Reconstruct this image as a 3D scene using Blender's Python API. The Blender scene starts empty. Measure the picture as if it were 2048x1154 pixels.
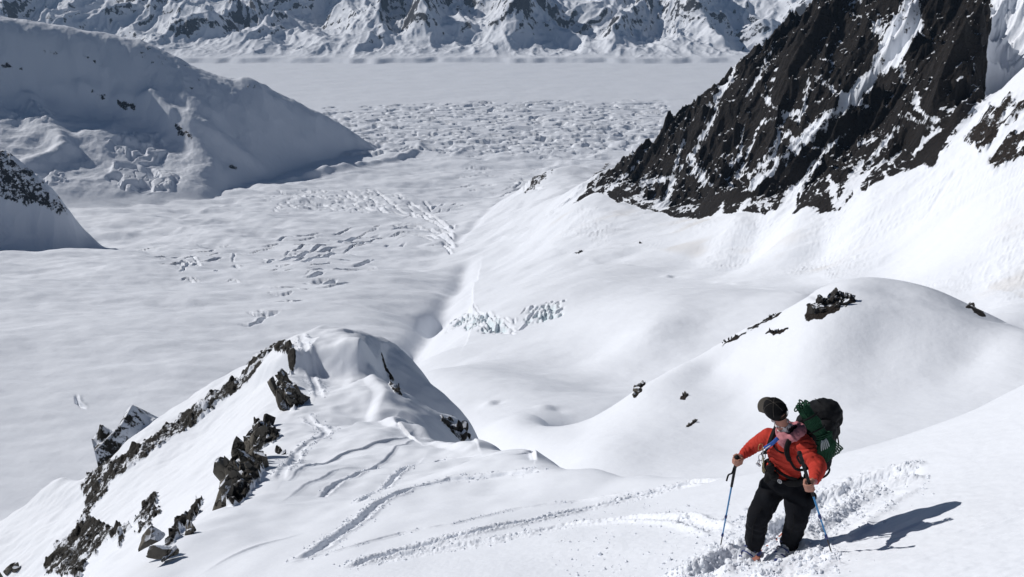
import bpy, bmesh, math, random
import numpy as np
from mathutils import Vector, Matrix

# ------------------------------------------------------------------ camera, sky, sun, exposure
F = 1593.0                      # focal length in pixels of the 2048 px wide photograph
PITCH = math.radians(22.5)
CP, SP = math.cos(PITCH), math.sin(PITCH)
scene = bpy.context.scene
COL = scene.collection

cam_d = bpy.data.cameras.new('camera'); cam = bpy.data.objects.new('camera', cam_d); COL.objects.link(cam)
cam_d.sensor_width = 36.0; cam_d.lens = 36.0 * F / 2048.0
cam_d.clip_start = 0.1; cam_d.clip_end = 60000.0
cam.location = (0, 0, 0); cam.rotation_euler = (math.radians(90) - PITCH, 0, 0)
scene.camera = cam

SUN_EL = math.radians(32.5)
SUN_AZ = math.radians(-64.0)     # from +Y towards +X (negative: left of the view)
world = bpy.data.worlds.new('World'); scene.world = world; world.use_nodes = True
wn = world.node_tree; bg = wn.nodes['Background']
sky = wn.nodes.new('ShaderNodeTexSky'); sky.sky_type = 'NISHITA'; sky.sun_disc = False
sky.sun_elevation = SUN_EL; sky.sun_rotation = SUN_AZ; sky.altitude = 2500; sky.air_density = 1.0; sky.dust_density = 0.3; sky.ozone_density = 2.0
wn.links.new(sky.outputs[0], bg.inputs[0]); bg.inputs[1].default_value = 0.052
sun_d = bpy.data.lights.new('sun', 'SUN'); sun_d.energy = 5.0; sun_d.angle = math.radians(0.5); sun_d.color = (1.0, 0.965, 0.935)
sun = bpy.data.objects.new('sun', sun_d); COL.objects.link(sun)
sdir = Vector((math.sin(SUN_AZ) * math.cos(SUN_EL), math.cos(SUN_AZ) * math.cos(SUN_EL), math.sin(SUN_EL)))
sun.rotation_euler = sdir.to_track_quat('Z', 'Y').to_euler()
scene.view_settings.view_transform = 'Standard'; scene.view_settings.look = 'None'
scene.view_settings.exposure = -0.44; scene.view_settings.gamma = 1.0
try:
    scene.cycles.max_bounces = 6; scene.cycles.diffuse_bounces = 3; scene.cycles.glossy_bounces = 2
    scene.cycles.volume_bounces = 0; scene.cycles.transparent_max_bounces = 8
    scene.cycles.use_adaptive_sampling = True; scene.cycles.adaptive_threshold = 0.02
except Exception: pass

# ------------------------------------------------------------------ helpers: pixels <-> space
def ray(px, py):
    a = (px - 1024.0) / F; b = (577.0 - py) / F
    return a, CP + b * SP, -SP + b * CP
def P(px, py, y):
    a, b, c = ray(px, py); s = y / b
    return (a * s, y, c * s)
def tan_dep(px, py):
    a, b, c = ray(px, py); return -c / b
def to_px(x, y, z):
    d = y * CP - z * SP; d = np.maximum(d, 1e-3)
    u = y * SP + z * CP
    return 1024.0 + F * x / d, 577.0 - F * u / d

# ------------------------------------------------------------------ noise
_rs = np.random.RandomState(7)
_perm = np.concatenate([_rs.permutation(1024)] * 2).astype(np.int32)
_ga = _rs.rand(1024) * 2 * np.pi; _gx = np.cos(_ga).astype(np.float32); _gy = np.sin(_ga).astype(np.float32)
def gn(x, y, seed=0):
    x = np.asarray(x, dtype=np.float64) + seed * 17.13; y = np.asarray(y, dtype=np.float64) + seed * 31.71
    xi = np.floor(x).astype(np.int64); yi = np.floor(y).astype(np.int64)
    fx = (x - xi).astype(np.float32); fy = (y - yi).astype(np.float32)
    xi &= 1023; yi &= 1023; x1 = (xi + 1) & 1023; y1 = (yi + 1) & 1023
    u = fx * fx * fx * (fx * (fx * 6 - 15) + 10); v = fy * fy * fy * (fy * (fy * 6 - 15) + 10)
    def g(ix, iy, dx, dy):
        h = _perm[_perm[ix] + iy]; return _gx[h] * dx + _gy[h] * dy
    a = g(xi, yi, fx, fy); b = g(x1, yi, fx - 1, fy); c = g(xi, y1, fx, fy - 1); d = g(x1, y1, fx - 1, fy - 1)
    return ((a + u * (b - a)) * (1 - v) + (c + u * (d - c)) * v) * 1.5
def fbm(x, y, n=5, seed=0, gain=0.5, lac=2.03):
    s = 0; amp = 1.0
    for i in range(n):
        s = s + amp * gn(x, y, seed + i * 3); x = x * lac; y = y * lac; amp *= gain
    return s
def ridged(x, y, n=5, seed=0, gain=0.5, lac=2.07):
    s = 0; amp = 1.0; w = 1.0
    for i in range(n):
        r = 1.0 - np.abs(gn(x, y, seed + i * 5)) * 1.6; r = r * r
        s = s + amp * r * w; w = np.clip(r * 1.6, 0, 1); x = x * lac; y = y * lac; amp *= gain
    return s
def sst(a, b, x):
    t = np.clip((x - a) / (b - a), 0, 1); return t * t * (3 - 2 * t)

# ------------------------------------------------------------------ thin plate surfaces through measured points
def tps(pts, vals, lam=1e-6):
    pts = np.array(pts, float); vals = np.array(vals, float); n = len(pts)
    d = np.sqrt(((pts[:, None] - pts[None]) ** 2).sum(-1)) + 1e-9
    K = d * d * np.log(d) + np.eye(n) * lam
    A = np.zeros((n + 3, n + 3)); A[:n, :n] = K; A[:n, n] = 1; A[:n, n + 1:] = pts; A[n, :n] = 1; A[n + 1:, :n] = pts.T
    w = np.linalg.solve(A, np.concatenate([vals, [0, 0, 0]]))
    def f(qx, qy):
        q = np.stack([qx.ravel(), qy.ravel()], 1); out = np.empty(len(q))
        for i in range(0, len(q), 20000):
            s = q[i:i + 20000]; dd = np.sqrt(((s[:, None] - pts[None]) ** 2).sum(-1)) + 1e-9
            out[i:i + 20000] = (dd * dd * np.log(dd)) @ w[:n] + w[n] + s @ w[n + 1:]
        return out.reshape(qx.shape)
    return f
def cubic_idx(q, g):
    i = np.clip(np.searchsorted(g, q) - 1, 1, len(g) - 3); t = (q - g[i]) / (g[i + 1] - g[i])
    t = np.clip(t, -1, 2)
    w = np.stack([-0.5 * t + t * t - 0.5 * t ** 3, 1 - 2.5 * t * t + 1.5 * t ** 3, 0.5 * t + 2 * t * t - 1.5 * t ** 3, -0.5 * t * t + 0.5 * t ** 3], -1)
    return i, w
class Surface:
    """smooth height field through points (x, y, z); parametrised over (x/y, log y)"""
    def __init__(s, pts, u0, u1, y0, y1, nu=220, nv=260, ku=1.0, lam=1e-6, scale=None):
        p = np.array(pts, float); s.ku = ku
        s.mode = 'v' if scale is None else 'y'
        sc = np.ones(len(p)) if scale is None else 1
        val = p[:, 2] / p[:, 1]                       # tangent of the depression: scale free
        f = tps(np.stack([p[:, 0] / p[:, 1] * ku, np.log(p[:, 1])], 1), val, lam)
        s.gu = np.linspace(u0, u1, nu); s.gv = np.linspace(math.log(y0), math.log(y1), nv)
        U, V = np.meshgrid(s.gu, s.gv); s.T = f(U * ku, V)
    def __call__(s, x, y):
        u = np.clip(x / y, s.gu[0], s.gu[-1]); v = np.clip(np.log(y), s.gv[0], s.gv[-1])
        iu, wu = cubic_idx(u, s.gu); iv, wv = cubic_idx(v, s.gv)
        out = 0
        for a in range(4):
            for b in range(4):
                out = out + s.T[iv - 1 + a, iu - 1 + b] * wv[..., a] * wu[..., b]
        return out * y
    def hit(s, px, py, y0, y1, n=400, last=False):
        """where the sight line through a photo pixel meets the surface"""
        a, b, c = ray(px, py)
        ys = np.exp(np.linspace(math.log(y0), math.log(y1), n)); xs = ys * a / b; zs = ys * c / b
        h = s(xs, ys) - zs
        k = np.where((h[:-1] < 0) & (h[1:] >= 0))[0]
        if len(k) == 0: k = [int(np.argmin(np.abs(h)))]; t = 0
        else:
            k = [k[-1] if last else k[0]]; t = h[k[0]] / (h[k[0]] - h[k[0] + 1])
        i = k[0]; y = ys[i] + t * (ys[min(i + 1, n - 1)] - ys[i])
        return (y * a / b, y)
def polyline_dist(x, y, line, reach):
    """distance to a plan polyline, its arc position 0..1 and side; only within reach"""
    L = np.array(line, float); best = np.full(x.shape, 1e9); arc = np.zeros(x.shape); side = np.zeros(x.shape)
    seg = np.sqrt(((L[1:] - L[:-1]) ** 2).sum(1)); tot = seg.sum(); acc = 0
    m = (x > L[:, 0].min() - reach) & (x < L[:, 0].max() + reach) & (y > L[:, 1].min() - reach) & (y < L[:, 1].max() + reach)
    xm, ym = x[m], y[m]; bm = best[m]; am = arc[m]; sm = side[m]
    for i in range(len(seg)):
        dx, dy = (L[i + 1] - L[i]); l2 = dx * dx + dy * dy + 1e-12
        t = np.clip(((xm - L[i, 0]) * dx + (ym - L[i, 1]) * dy) / l2, 0, 1)
        ex = xm - L[i, 0] - t * dx; ey = ym - L[i, 1] - t * dy; d = np.sqrt(ex * ex + ey * ey)
        k = d < bm; bm = np.where(k, d, bm); am = np.where(k, (acc + t * seg[i]) / tot, am); sm = np.where(k, np.sign(dx * ey - dy * ex), sm); acc += seg[i]
    best[m] = bm; arc[m] = am; side[m] = sm
    return best, arc, side
def window(us, ys, line, reach):
    L = np.array(line, float); y0, y1 = L[:, 1].min() - reach, L[:, 1].max() + reach; y0 = max(y0, ys[0])
    r = L[:, 0] / L[:, 1]; e = reach * 1.5 / y0
    return slice(max(0, np.searchsorted(ys, y0) - 1), np.searchsorted(ys, y1) + 1), slice(max(0, np.searchsorted(us, r.min() - e) - 1), np.searchsorted(us, r.max() + e) + 1)
def px_line(px, py, line, reach=60):
    d, a, s = polyline_dist(px, py, line, reach); return d
def in_poly(px, py, poly):
    c = np.zeros(px.shape, bool); n = len(poly)
    for i in range(n):
        x0, y0 = poly[i]; x1, y1 = poly[(i + 1) % n]
        if y0 == y1: continue
        k = ((y0 > py) != (y1 > py)) & (px < (x1 - x0) * (py - y0) / (y1 - y0) + x0); c ^= k
    return c
def axis(parts):
    out = [np.array([parts[0][0]])]
    for a, b, n in parts: out.append(np.linspace(a, b, n + 1)[1:])
    return np.concatenate(out)
def uv_grid(us, ys):
    U, Y = np.meshgrid(us, ys); return U * Y, Y

def sample_grid(us, ys, Z, X, Y):
    u = np.clip(X / Y, us[0], us[-1]); y = np.clip(Y, ys[0], ys[-1])
    i = np.clip(np.searchsorted(us, u) - 1, 0, len(us) - 2); j = np.clip(np.searchsorted(ys, y) - 1, 0, len(ys) - 2)
    a = (u - us[i]) / (us[i + 1] - us[i]); b = (y - ys[j]) / (ys[j + 1] - ys[j])
    return (Z[j, i] * (1 - a) + Z[j, i + 1] * a) * (1 - b) + (Z[j + 1, i] * (1 - a) + Z[j + 1, i + 1] * a) * b
def grid_mesh(name, X, Y, Z, attrs, mat, label=None, kind='structure', keep=None, cat=None):
    nv, nu = X.shape
    co = np.stack([X, Y, Z], -1).reshape(-1, 3).astype(np.float32)
    idx = np.arange(nv * nu).reshape(nv, nu)
    q = np.stack([idx[:-1, :-1], idx[:-1, 1:], idx[1:, 1:], idx[1:, :-1]], -1).reshape(-1, 4)
    if keep is not None:
        kk = keep.reshape(-1); q = q[kk[q].all(1)]
        used = np.unique(q); remap = np.full(nv * nu, -1); remap[used] = np.arange(len(used)); q = remap[q]; co = co[used]
        attrs = {k: v.reshape(-1)[used] for k, v in attrs.items()}
    me = bpy.data.meshes.new(name)
    me.vertices.add(len(co)); me.vertices.foreach_set('co', co.ravel())
    me.loops.add(len(q) * 4); me.polygons.add(len(q))
    me.loops.foreach_set('vertex_index', q.astype(np.int32).ravel())
    me.polygons.foreach_set('loop_start', np.arange(0, len(q) * 4, 4, dtype=np.int32))
    me.polygons.foreach_set('use_smooth', np.ones(len(q), bool))
    me.update(calc_edges=True)
    for k, v in attrs.items():
        a = me.attributes.new(k, 'FLOAT', 'POINT'); a.data.foreach_set('value', np.asarray(v, np.float32).ravel())
    me.materials.append(mat)
    o = bpy.data.objects.new(name, me); COL.objects.link(o)
    if kind: o['kind'] = kind
    if label: o['label'] = label
    if cat: o['category'] = cat
    return o
def slope_of(X, Y, Z):
    """surface normal on a (x/y, y) grid"""
    xu = np.gradient(X, axis=1); zu = np.gradient(Z, axis=1)
    yv = np.gradient(Y, axis=0); xv = np.gradient(X, axis=0); zv = np.gradient(Z, axis=0)
    zx = zu / xu; zy = (zv - zx * xv) / yv
    n = 1 / np.sqrt(1 + zx * zx + zy * zy)
    return zx, zy, n
def toe(h, k):
    """height above the valley floor, running out tangentially"""
    return np.where(h > 0, h * h / (np.maximum(h, 0) + k), .3 * h) - .25
def smax(a, b, k):
    d = a - b; return np.maximum(a, b) + np.where(np.abs(d) < k, (k - np.abs(d)) ** 2 / (4 * k), 0)
def blur(A, n=1):
    for _ in range(n):
        B = np.pad(A, 1, mode='edge')
        A = (B[1:-1, 1:-1] * 4 + B[:-2, 1:-1] * 2 + B[2:, 1:-1] * 2 + B[1:-1, :-2] * 2 + B[1:-1, 2:] * 2 + B[:-2, :-2] + B[2:, 2:] + B[:-2, 2:] + B[2:, :-2]) / 16
    return A

# ------------------------------------------------------------------ materials
def nd(nt, typ, **kw):
    n = nt.nodes.new(typ)
    for k, v in kw.items():
        if k.startswith('i_'):
            key = k[2:]; key = int(key) if key.isdigit() else key.replace('_', ' ')
            n.inputs[key].default_value = v
        else: setattr(n, k, v)
    return n
def base_mat(name):
    m = bpy.data.materials.new(name); m.use_nodes = True; nt = m.node_tree; b = nt.nodes['Principled BSDF']
    return m, nt, b
def noise_node(nt, scale, detail=4, rough=0.55, vec=None):
    n = nd(nt, 'ShaderNodeTexNoise'); n.inputs['Scale'].default_value = scale; n.inputs['Detail'].default_value = detail; n.inputs['Roughness'].default_value = rough
    if vec is not None: nt.links.new(vec, n.inputs['Vector'])
    return n
def mathn(nt, op, a, b=None, clamp=False):
    n = nd(nt, 'ShaderNodeMath', operation=op, use_clamp=clamp)
    for i, v in enumerate((a, b)):
        if v is None: continue
        if isinstance(v, (int, float)): n.inputs[i].default_value = v
        else: nt.links.new(v, n.inputs[i])
    return n.outputs[0]
def mixc(nt, fac, a, b):
    n = nd(nt, 'ShaderNodeMix', data_type='RGBA')
    for s, v in ((n.inputs[0], fac), (n.inputs[6], a), (n.inputs[7], b)):
        if isinstance(v, (int, float)): s.default_value = v
        elif isinstance(v, tuple): s.default_value = v + (1,)
        else: nt.links.new(v, s)
    return n.outputs[2]
def snow_rock(name, unit, rock_a=(0.028, 0.024, 0.022), rock_b=(0.085, 0.068, 0.055), snow=(0.80, 0.832, 0.885), bump_snow=0.25, bump_rock=1.0, speck=1.3):
    """snow with rock where the vertex attribute 'rock' says so; unit = size in metres of the finest visible detail"""
    m, nt, b = base_mat(name)
    tc = nd(nt, 'ShaderNodeTexCoord'); obj = tc.outputs['Object']
    at = nd(nt, 'ShaderNodeAttribute', attribute_name='rock')
    n1 = noise_node(nt, 0.16 / unit, 8, 0.68, obj)
    n2 = noise_node(nt, 0.5 / unit, 5, 0.6, obj)
    f = mathn(nt, 'MULTIPLY_ADD', mathn(nt, 'SUBTRACT', n1.outputs[0], 0.5), speck)
    nt.links.new(at.outputs['Fac'], f.node.inputs[2])
    f2 = mathn(nt, 'MULTIPLY_ADD', mathn(nt, 'SUBTRACT', n2.outputs[0], 0.5), 0.4 * speck)
    nt.links.new(f, f2.node.inputs[2])
    mask = nd(nt, 'ShaderNodeMapRange', interpolation_type='SMOOTHSTEP'); mask.inputs[1].default_value = 0.46; mask.inputs[2].default_value = 0.56
    nt.links.new(f2, mask.inputs[0]); mk = mask.outputs[0]
    n3 = noise_node(nt, 0.04 / unit, 6, 0.6, obj); n4 = noise_node(nt, 0.9 / unit, 4, 0.6, obj)
    rc = mixc(nt, n3.outputs[0], rock_a, rock_b)
    rc2 = mixc(nt, mathn(nt, 'MULTIPLY', n4.outputs[0], 0.6), rc, (rock_a[0] * .5, rock_a[1] * .5, rock_a[2] * .5))
    tone = nd(nt, 'ShaderNodeAttribute', attribute_name='dirt')
    sc = mixc(nt, tone.outputs['Fac'], snow, (0.64, 0.60, 0.55))
    ic = nd(nt, 'ShaderNodeAttribute', attribute_name='ice')
    sc = mixc(nt, ic.outputs['Fac'], sc, (0.66, 0.77, 0.80))
    nt.links.new(mixc(nt, mk, sc, rc2), b.inputs['Base Color'])
    b.inputs['Roughness'].default_value = 0.75; b.inputs['Specular IOR Level'].default_value = 0.15
    # bump
    nb = noise_node(nt, 0.33 / unit, 9, 0.66, obj); ns = noise_node(nt, 0.2 / unit, 4, 0.5, obj)
    hr = mathn(nt, 'MULTIPLY', nb.outputs[0], mathn(nt, 'MULTIPLY', mk, bump_rock))
    hs = mathn(nt, 'MULTIPLY', ns.outputs[0], bump_snow)
    h = mathn(nt, 'ADD', mathn(nt, 'ADD', hr, hs), mathn(nt, 'MULTIPLY', mk, -0.1))
    bp = nd(nt, 'ShaderNodeBump'); bp.inputs['Strength'].default_value = 1.0; bp.inputs['Distance'].default_value = unit * 3
    nt.links.new(h, bp.inputs['Height']); nt.links.new(bp.outputs[0], b.inputs['Normal'])
    return m

# ================================================================== VALLEY: glacier, basin and knoll
def zg(y):
    return np.interp(y, [100, 300, 500, 700, 1000, 1500, 2100, 3000, 3700, 20000], [-470, -478, -484, -490, -508, -590, -738, -860, -900, -900])
def G(px, py):
    t = tan_dep(px, py); ys = np.exp(np.linspace(math.log(250), math.log(9000), 3000)); r = -zg(ys) / ys
    y = float(ys[np.argmin(np.abs(r - t))]); return P(px, py, y)
pts = []
for px in (-250, 0, 200, 400, 600, 800):
    for py in (150, 200, 260, 330, 395, 450, 500, 560, 640, 740, 850, 930):
        if px >= 800 and py > 560: continue
        if px >= 600 and py > 680: continue
        pts.append(G(px, py))
for px in (1000, 1200, 1450, 1700, 2000, 2300):
    for py in (140, 170, 220, 270, 320):
        if px >= 1450 and py > 230: continue
        pts.append(G(px, py))
pts += [G(1000, 370), G(930, 420), G(860, 470), G(900, 440), G(1080, 340), G(860, 520), G(800, 590)]
for px in (-400, -150, 0, 120, 220):
    x, y, z = G(px, 500); pts.append((x * 1.08, y * 1.08, zg(y * 1.08) - 22)); pts.append((x * .95, y * .95, zg(y * .95) + 6))
# moat between the glacier bulge and the basin
for q in ((1000, 405, 2720), (935, 460, 2150), (900, 490, 1960), (930, 545, 1480), (870, 612, 1215), (812, 690, 990), (775, 728, 900), (760, 790, 760)):
    x, y, z = P(*q); pts.append((x, y, z - 12))
for q in ((800, 640, 1120), (770, 690, 1020), (850, 590, 1300)): pts.append(P(*q))
# basin right of it
pts += [P(*q) for q in (
    (1100, 345, 2450), (1180, 330, 2500), (1060, 380, 2380), (1180, 400, 1555), (1100, 440, 1640), (1000, 470, 1800), (960, 500, 1680),
    (1300, 435, 1350), (1400, 450, 1200), (1480, 440, 1110), (1600, 425, 1000), (1740, 385, 925), (1880, 310, 890), (1960, 240, 885), (2048, 150, 890), (2200, 60, 890),
    (1250, 480, 1270), (1400, 520, 1080), (1500, 520, 1020), (1650, 500, 905), (1800, 480, 810), (2048, 400, 700), (2200, 350, 670), (1900, 400, 795),
    (1600, 545, 870), (1800, 560, 730), (2048, 560, 602), (1950, 590, 620), (2200, 560, 580),
    (1050, 560, 1220), (1200, 540, 1090), (1400, 550, 1000), (1300, 590, 760), (1450, 610, 660), (1150, 590, 960), (1600, 590, 640),
    (1000, 610, 1030), (1000, 645, 930), (1100, 640, 880), (950, 700, 810), (870, 700, 900), (850, 725, 820), (1200, 700, 640), (1300, 660, 620), (1400, 670, 600),
    (1100, 740, 600), (950, 722, 700), (1200, 780, 500),
    (850, 745, 560), (950, 745, 520), (1050, 763, 460), (1130, 788, 400), (1200, 818, 350), (900, 800, 430), (1000, 820, 370), (1100, 850, 290), (950, 850, 350), (800, 800, 520), (850, 860, 400))]
for q in ((1180, 400, 1555), (1300, 435, 1350), (1400, 450, 1200), (1480, 440, 1110), (1600, 425, 1000), (1740, 385, 925), (1880, 310, 890), (1960, 240, 885), (2048, 150, 890), (2200, 60, 890)):
    x, y, z = P(*q); pts.append((x * 1.15, y * 1.15, z - 25)); pts.append((x * 1.5, y * 1.5, z - 160))
# knoll
sky_k = [(1170, 862, 222), (1280, 775, 240), (1360, 730, 250), (1435, 692, 256), (1500, 655, 256), (1560, 630, 252), (1600, 605, 248), (1650, 582, 244), (1690, 573, 240), (1800, 576, 238), (1850, 580, 238), (1900, 605, 229), (1950, 632, 220), (2048, 668, 204), (2200, 720, 186)]
for px, py, y in sky_k:
    x, yy, z = P(px, py, y); pts.append((x, yy, z)); k = 1.3
    pts.append((x * k, yy * k, z * k - (0.10 if px < 1880 else .06) * yy))
pts += [P(*q) for q in (
    (1600, 700, 216), (1600, 800, 188), (1500, 780, 212), (1500, 900, 165), (1750, 700, 208), (1800, 800, 178), (1950, 720, 196), (2048, 750, 178), (1900, 840, 155), (2048, 800, 162), (2200, 800, 160),
    (1400, 800, 212), (1300, 850, 196), (1300, 930, 162), (1430, 740, 240), (1200, 900, 180), (1100, 880, 225), (1000, 885, 250), (1430, 950, 142), (1600, 900, 148))]
pts += [P(*q) for q in ((2048, 645, 512), (1960, 628, 560), (2200, 650, 480), (2048, 610, 548))]
pts += [(-30, 90, -120), (0, 90, -100), (40, 90, -85), (90, 90, -80), (-100, 95, -330), (-60, 200, -300), (-200, 200, -400), (-20, 150, -150)]
pts += [(px * 0.001 * 16000, 16000, -900) for px in (-900, -400, 0, 400, 900)]
valley = Surface(pts, -1.1, 1.1, 85, 17000, 260, 300, ku=1.3, lam=1e-7)

us = axis([(-1.05, -0.70, 60), (-0.70, 0.72, 1150), (0.72, 1.05, 60)])
ys = np.exp(axis([(math.log(88), math.log(130), 50), (math.log(130), math.log(9500), 1500), (math.log(9500), math.log(16000), 10)]))
X, Y = uv_grid(us, ys); Z = valley(X, Y); PX, PY = to_px(X, Y, Z)
def vline(pix, y0=400, y1=9000): return [valley.hit(a, b, y0, y1) for a, b in pix]
def far_w(y): return np.clip(y / 1500.0, 0.2, 6)
# long soft undulations of wind and flow, stronger on the glacier
gl = sst(0, 60, -(Z + 380))                              # glacier-ish by height
Z = Z + gl * 10.0 * fbm(X / 380 - Y / 260, Y / 140 + X / 420, 4, 3) * np.clip(Y / 1300, .45, 1.4) * (1 - .75 * sst(4300, 5200, Y))
Z = Z + gl * 1.2 * fbm(X / 130 - Y / 90, Y / 50 + X / 140, 3, 5) * (1 - .8 * sst(4300, 5200, Y))
Z = Z + (1 - gl) * 2.0 * fbm(X / 90, Y / 70, 3, 9) * sst(150, 500, Y)
Z = Z + (1 - sst(400, 700, Y)) * 0.35 * fbm(X / 35, Y / 40, 3, 12)

def crevasse_field(poly, size, depth, aspect, ang, thr, seed, soft=0.12, feather=60):
    """open slots where stretched noise passes a threshold, inside a patch outlined on the photo"""
    global Z
    P0 = np.array(poly, float)
    wx = PX + 25 * fbm(PX / 60, PY / 30, 2, seed + 40); wy = PY + 8 * fbm(PX / 60, PY / 30, 2, seed + 50)
    m = in_poly(wx, wy, poly).astype(float)
    ca, sa = math.cos(ang), math.sin(ang)
    a = (X * ca + Y * sa) / (size * aspect); b = (-X * sa + Y * ca) / size
    a = a + 0.4 * fbm(X / size / 5, Y / size / 5, 2, seed + 7)
    b = b + 0.5 * fbm(X / size / 6, Y / size / 6, 2, seed + 9)
    n = gn(a, b, seed) + 0.35 * gn(a * 2.3, b * 2.1, seed + 1)
    c = sst(thr, thr + soft, n)
    m = blur(m, 3)
    Z = Z - m * c * depth + m * depth * 0.35 * fbm(a * .8, b * .8, 2, seed + 3)
# far hummocky ice
crevasse_field([(640, 225), (900, 205), (1340, 200), (1330, 250), (1270, 300), (1000, 290), (820, 285), (740, 300), (690, 270)], 36, 20, 3.6, 0.04, 0.22, 21, 0.25)
crevasse_field([(830, 300), (1250, 265), (1200, 320), (900, 315)], 30, 9, 2.5, 0.1, 0.3, 25, 0.25)
crevasse_field([(520, 395), (640, 380), (800, 390), (830, 420), (740, 430), (620, 425)], 26, 8, 1.7, -0.5, 0.25, 31, 0.35)
#crevasse_field([(900, 335), (1090, 345), (1050, 385), (930, 350)], 20, 7, 3.0, 0.2, 0.3, 35, 0.25)
#crevasse_field([(740, 425), (880, 440), (910, 480), (820, 520), (640, 520), (680, 480), (760, 455)], 18, 7, 5.0, 0.15, 0.30, 41, 0.2)
#crevasse_field([(280, 500), (640, 480), (700, 510), (500, 520), (380, 520)], 12, 3, 5.0, 0.1, 0.36, 45, 0.2)

def cut(line, w, dep, lip=.25, seed=0):
    sl = window(us, ys, line, w * 6); x, y = X[sl], Y[sl]
    if x.size == 0: return
    wv = w * .5; d, a, s = polyline_dist(x + wv * gn(x / (w * 3), y / (w * 3), seed), y + wv * gn(x / (w * 3), y / (w * 3), seed + 5), line, w * 6)
    env = np.sin(np.clip(a, .01, .99) * np.pi) ** .6
    Z[sl] = Z[sl] - dep * env * np.exp(-(d / w) ** 2.5) + env * lip * dep * np.exp(-((d - 1.8 * w) / (1.4 * w)) ** 2) * (s > 0)
crng = random.Random(3)
def family(poly, n, lpx, ang, curve, w, dep, seed, px_y=.35):
    """many open cracks laid in related rows inside a patch; ang: tilt on the photo, curve: bow"""
    r = random.Random(seed); xs = [p[0] for p in poly]; yy = [p[1] for p in poly]; k = 0; tries = 0
    while k < n and tries < n * 30:
        tries += 1; cx_, cy_ = r.uniform(min(xs), max(xs)), r.uniform(min(yy), max(yy))
        if not in_poly(np.array([cx_]), np.array([cy_]), poly)[0]: continue
        if gn(np.array([cx_ / 60]), np.array([cy_ / 22]), seed)[0] < -.22: continue
        k += 1; L_ = lpx * r.uniform(.35, 1.25); a_ = ang + r.gauss(0, .10); c_ = curve * r.uniform(.3, 1.4); pix = []
        for q in np.linspace(-1, 1, 6): pix.append((cx_ + L_ / 2 * q * math.cos(a_) - c_ * L_ * (1 - q * q) * math.sin(a_) * -1 * 0, cy_ + L_ / 2 * q * math.sin(a_) * px_y * 2 + c_ * L_ * (1 - q * q) * px_y))
        line = [valley.hit(a, b, 600, 9000, n=220) for a, b in pix]; s_ = r.uniform(.6, 1.25); cut(line, w * s_, dep * s_, .25, seed + k)
def rows_of(base, offs, dash, gap, bow, w, dep, seed, gate=-.1, slant=0.0):
    """cracks ordered in related rows that follow one sweeping line; offs: row offsets in photo pixels"""
    r = random.Random(seed); B = np.array(spl_px(base)); sl_ = np.sqrt(((B[1:] - B[:-1]) ** 2).sum(1)); cum = np.concatenate([[0], np.cumsum(sl_)]); k = 0
    for o in offs:
        t_ = r.uniform(0, dash)
        while t_ < cum[-1]:
            L_ = dash * r.uniform(.4, 1.5); q = np.linspace(t_, min(t_ + L_, cum[-1]), 5); px_ = np.interp(q, cum, B[:, 0]); py_ = np.interp(q, cum, B[:, 1]) + o + r.uniform(-1.5, 1.5)
            if L_ > 4 and gn(np.array([px_[2] / 70]), np.array([py_[2] / 24]), seed)[0] > gate:
                u_ = np.linspace(-1, 1, 5); py_ = py_ + bow * L_ * (1 - u_ * u_) * r.uniform(.3, 1.3) + slant * L_ * u_ * r.uniform(.5, 1.2)
                line = [valley.hit(a_, b_, 600, 9000, n=220) for a_, b_ in zip(px_, py_)]; s_ = r.uniform(.55, 1.25); cut(line, w * s_, dep * s_, .28, seed + k); k += 1
            t_ += L_ + gap * r.uniform(.3, 1.7)
def spl_px(p):
    p = np.array(p, float); o = []; e = np.vstack([2 * p[0] - p[1], p, 2 * p[-1] - p[-2]])
    for i in range(len(p) - 1):
        a, b, c, d = e[i:i + 4]
        for t_ in np.linspace(0, 1, 8, endpoint=False): o.append(.5 * ((2 * b) + (c - a) * t_ + (2 * a - 5 * b + 4 * c - d) * t_ * t_ + (3 * b - a - 3 * c + d) * t_ ** 3))
    return o + [p[-1]]
rows_of([(540, 512), (640, 492), (740, 470), (830, 458), (905, 474)], range(-26, 34, 7), 84, 22, -.05, 3.8, 15, 601, -.3)
rows_of([(600, 535), (700, 520), (790, 505), (870, 505)], range(0, 60, 12), 52, 40, .06, 3.2, 11, 603, -.05)
rows_of([(262, 516), (400, 506), (540, 494), (660, 486)], range(-14, 20, 7), 50, 26, .03, 3.0, 11, 605, -.2)
rows_of([(540, 398), (640, 386), (760, 392), (862, 410)], range(-8, 32, 6), 22, 8, .10, 3.6, 12, 607, -.3, .12)
rows_of([(900, 345), (980, 340), (1085, 350)], range(-6, 36, 6), 38, 12, .03, 4.2, 12, 609, -.25)
rows_of([(860, 425), (900, 405), (960, 395), (1010, 400)], range(-12, 20, 8), 26, 16, .05, 3.0, 8, 611, -.1)
rows_of([(640, 216), (900, 206), (1340, 200)], range(0, 100, 6), 22, 13, .02, 9, 28, 613, -.2)
family([(1015, 365), (1060, 352), (1040, 385), (1000, 395)], 10, 26, -.4, .1, 4, 10, 508)
family([(500, 520), (740, 500), (780, 540), (640, 610), (520, 640), (470, 600)], 16, 40, -.02, .22, 2.6, 9, 509)
family([(350, 520), (500, 505), (480, 560), (370, 560)], 9, 26, .1, -.4, 2.4, 9, 511)
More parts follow.
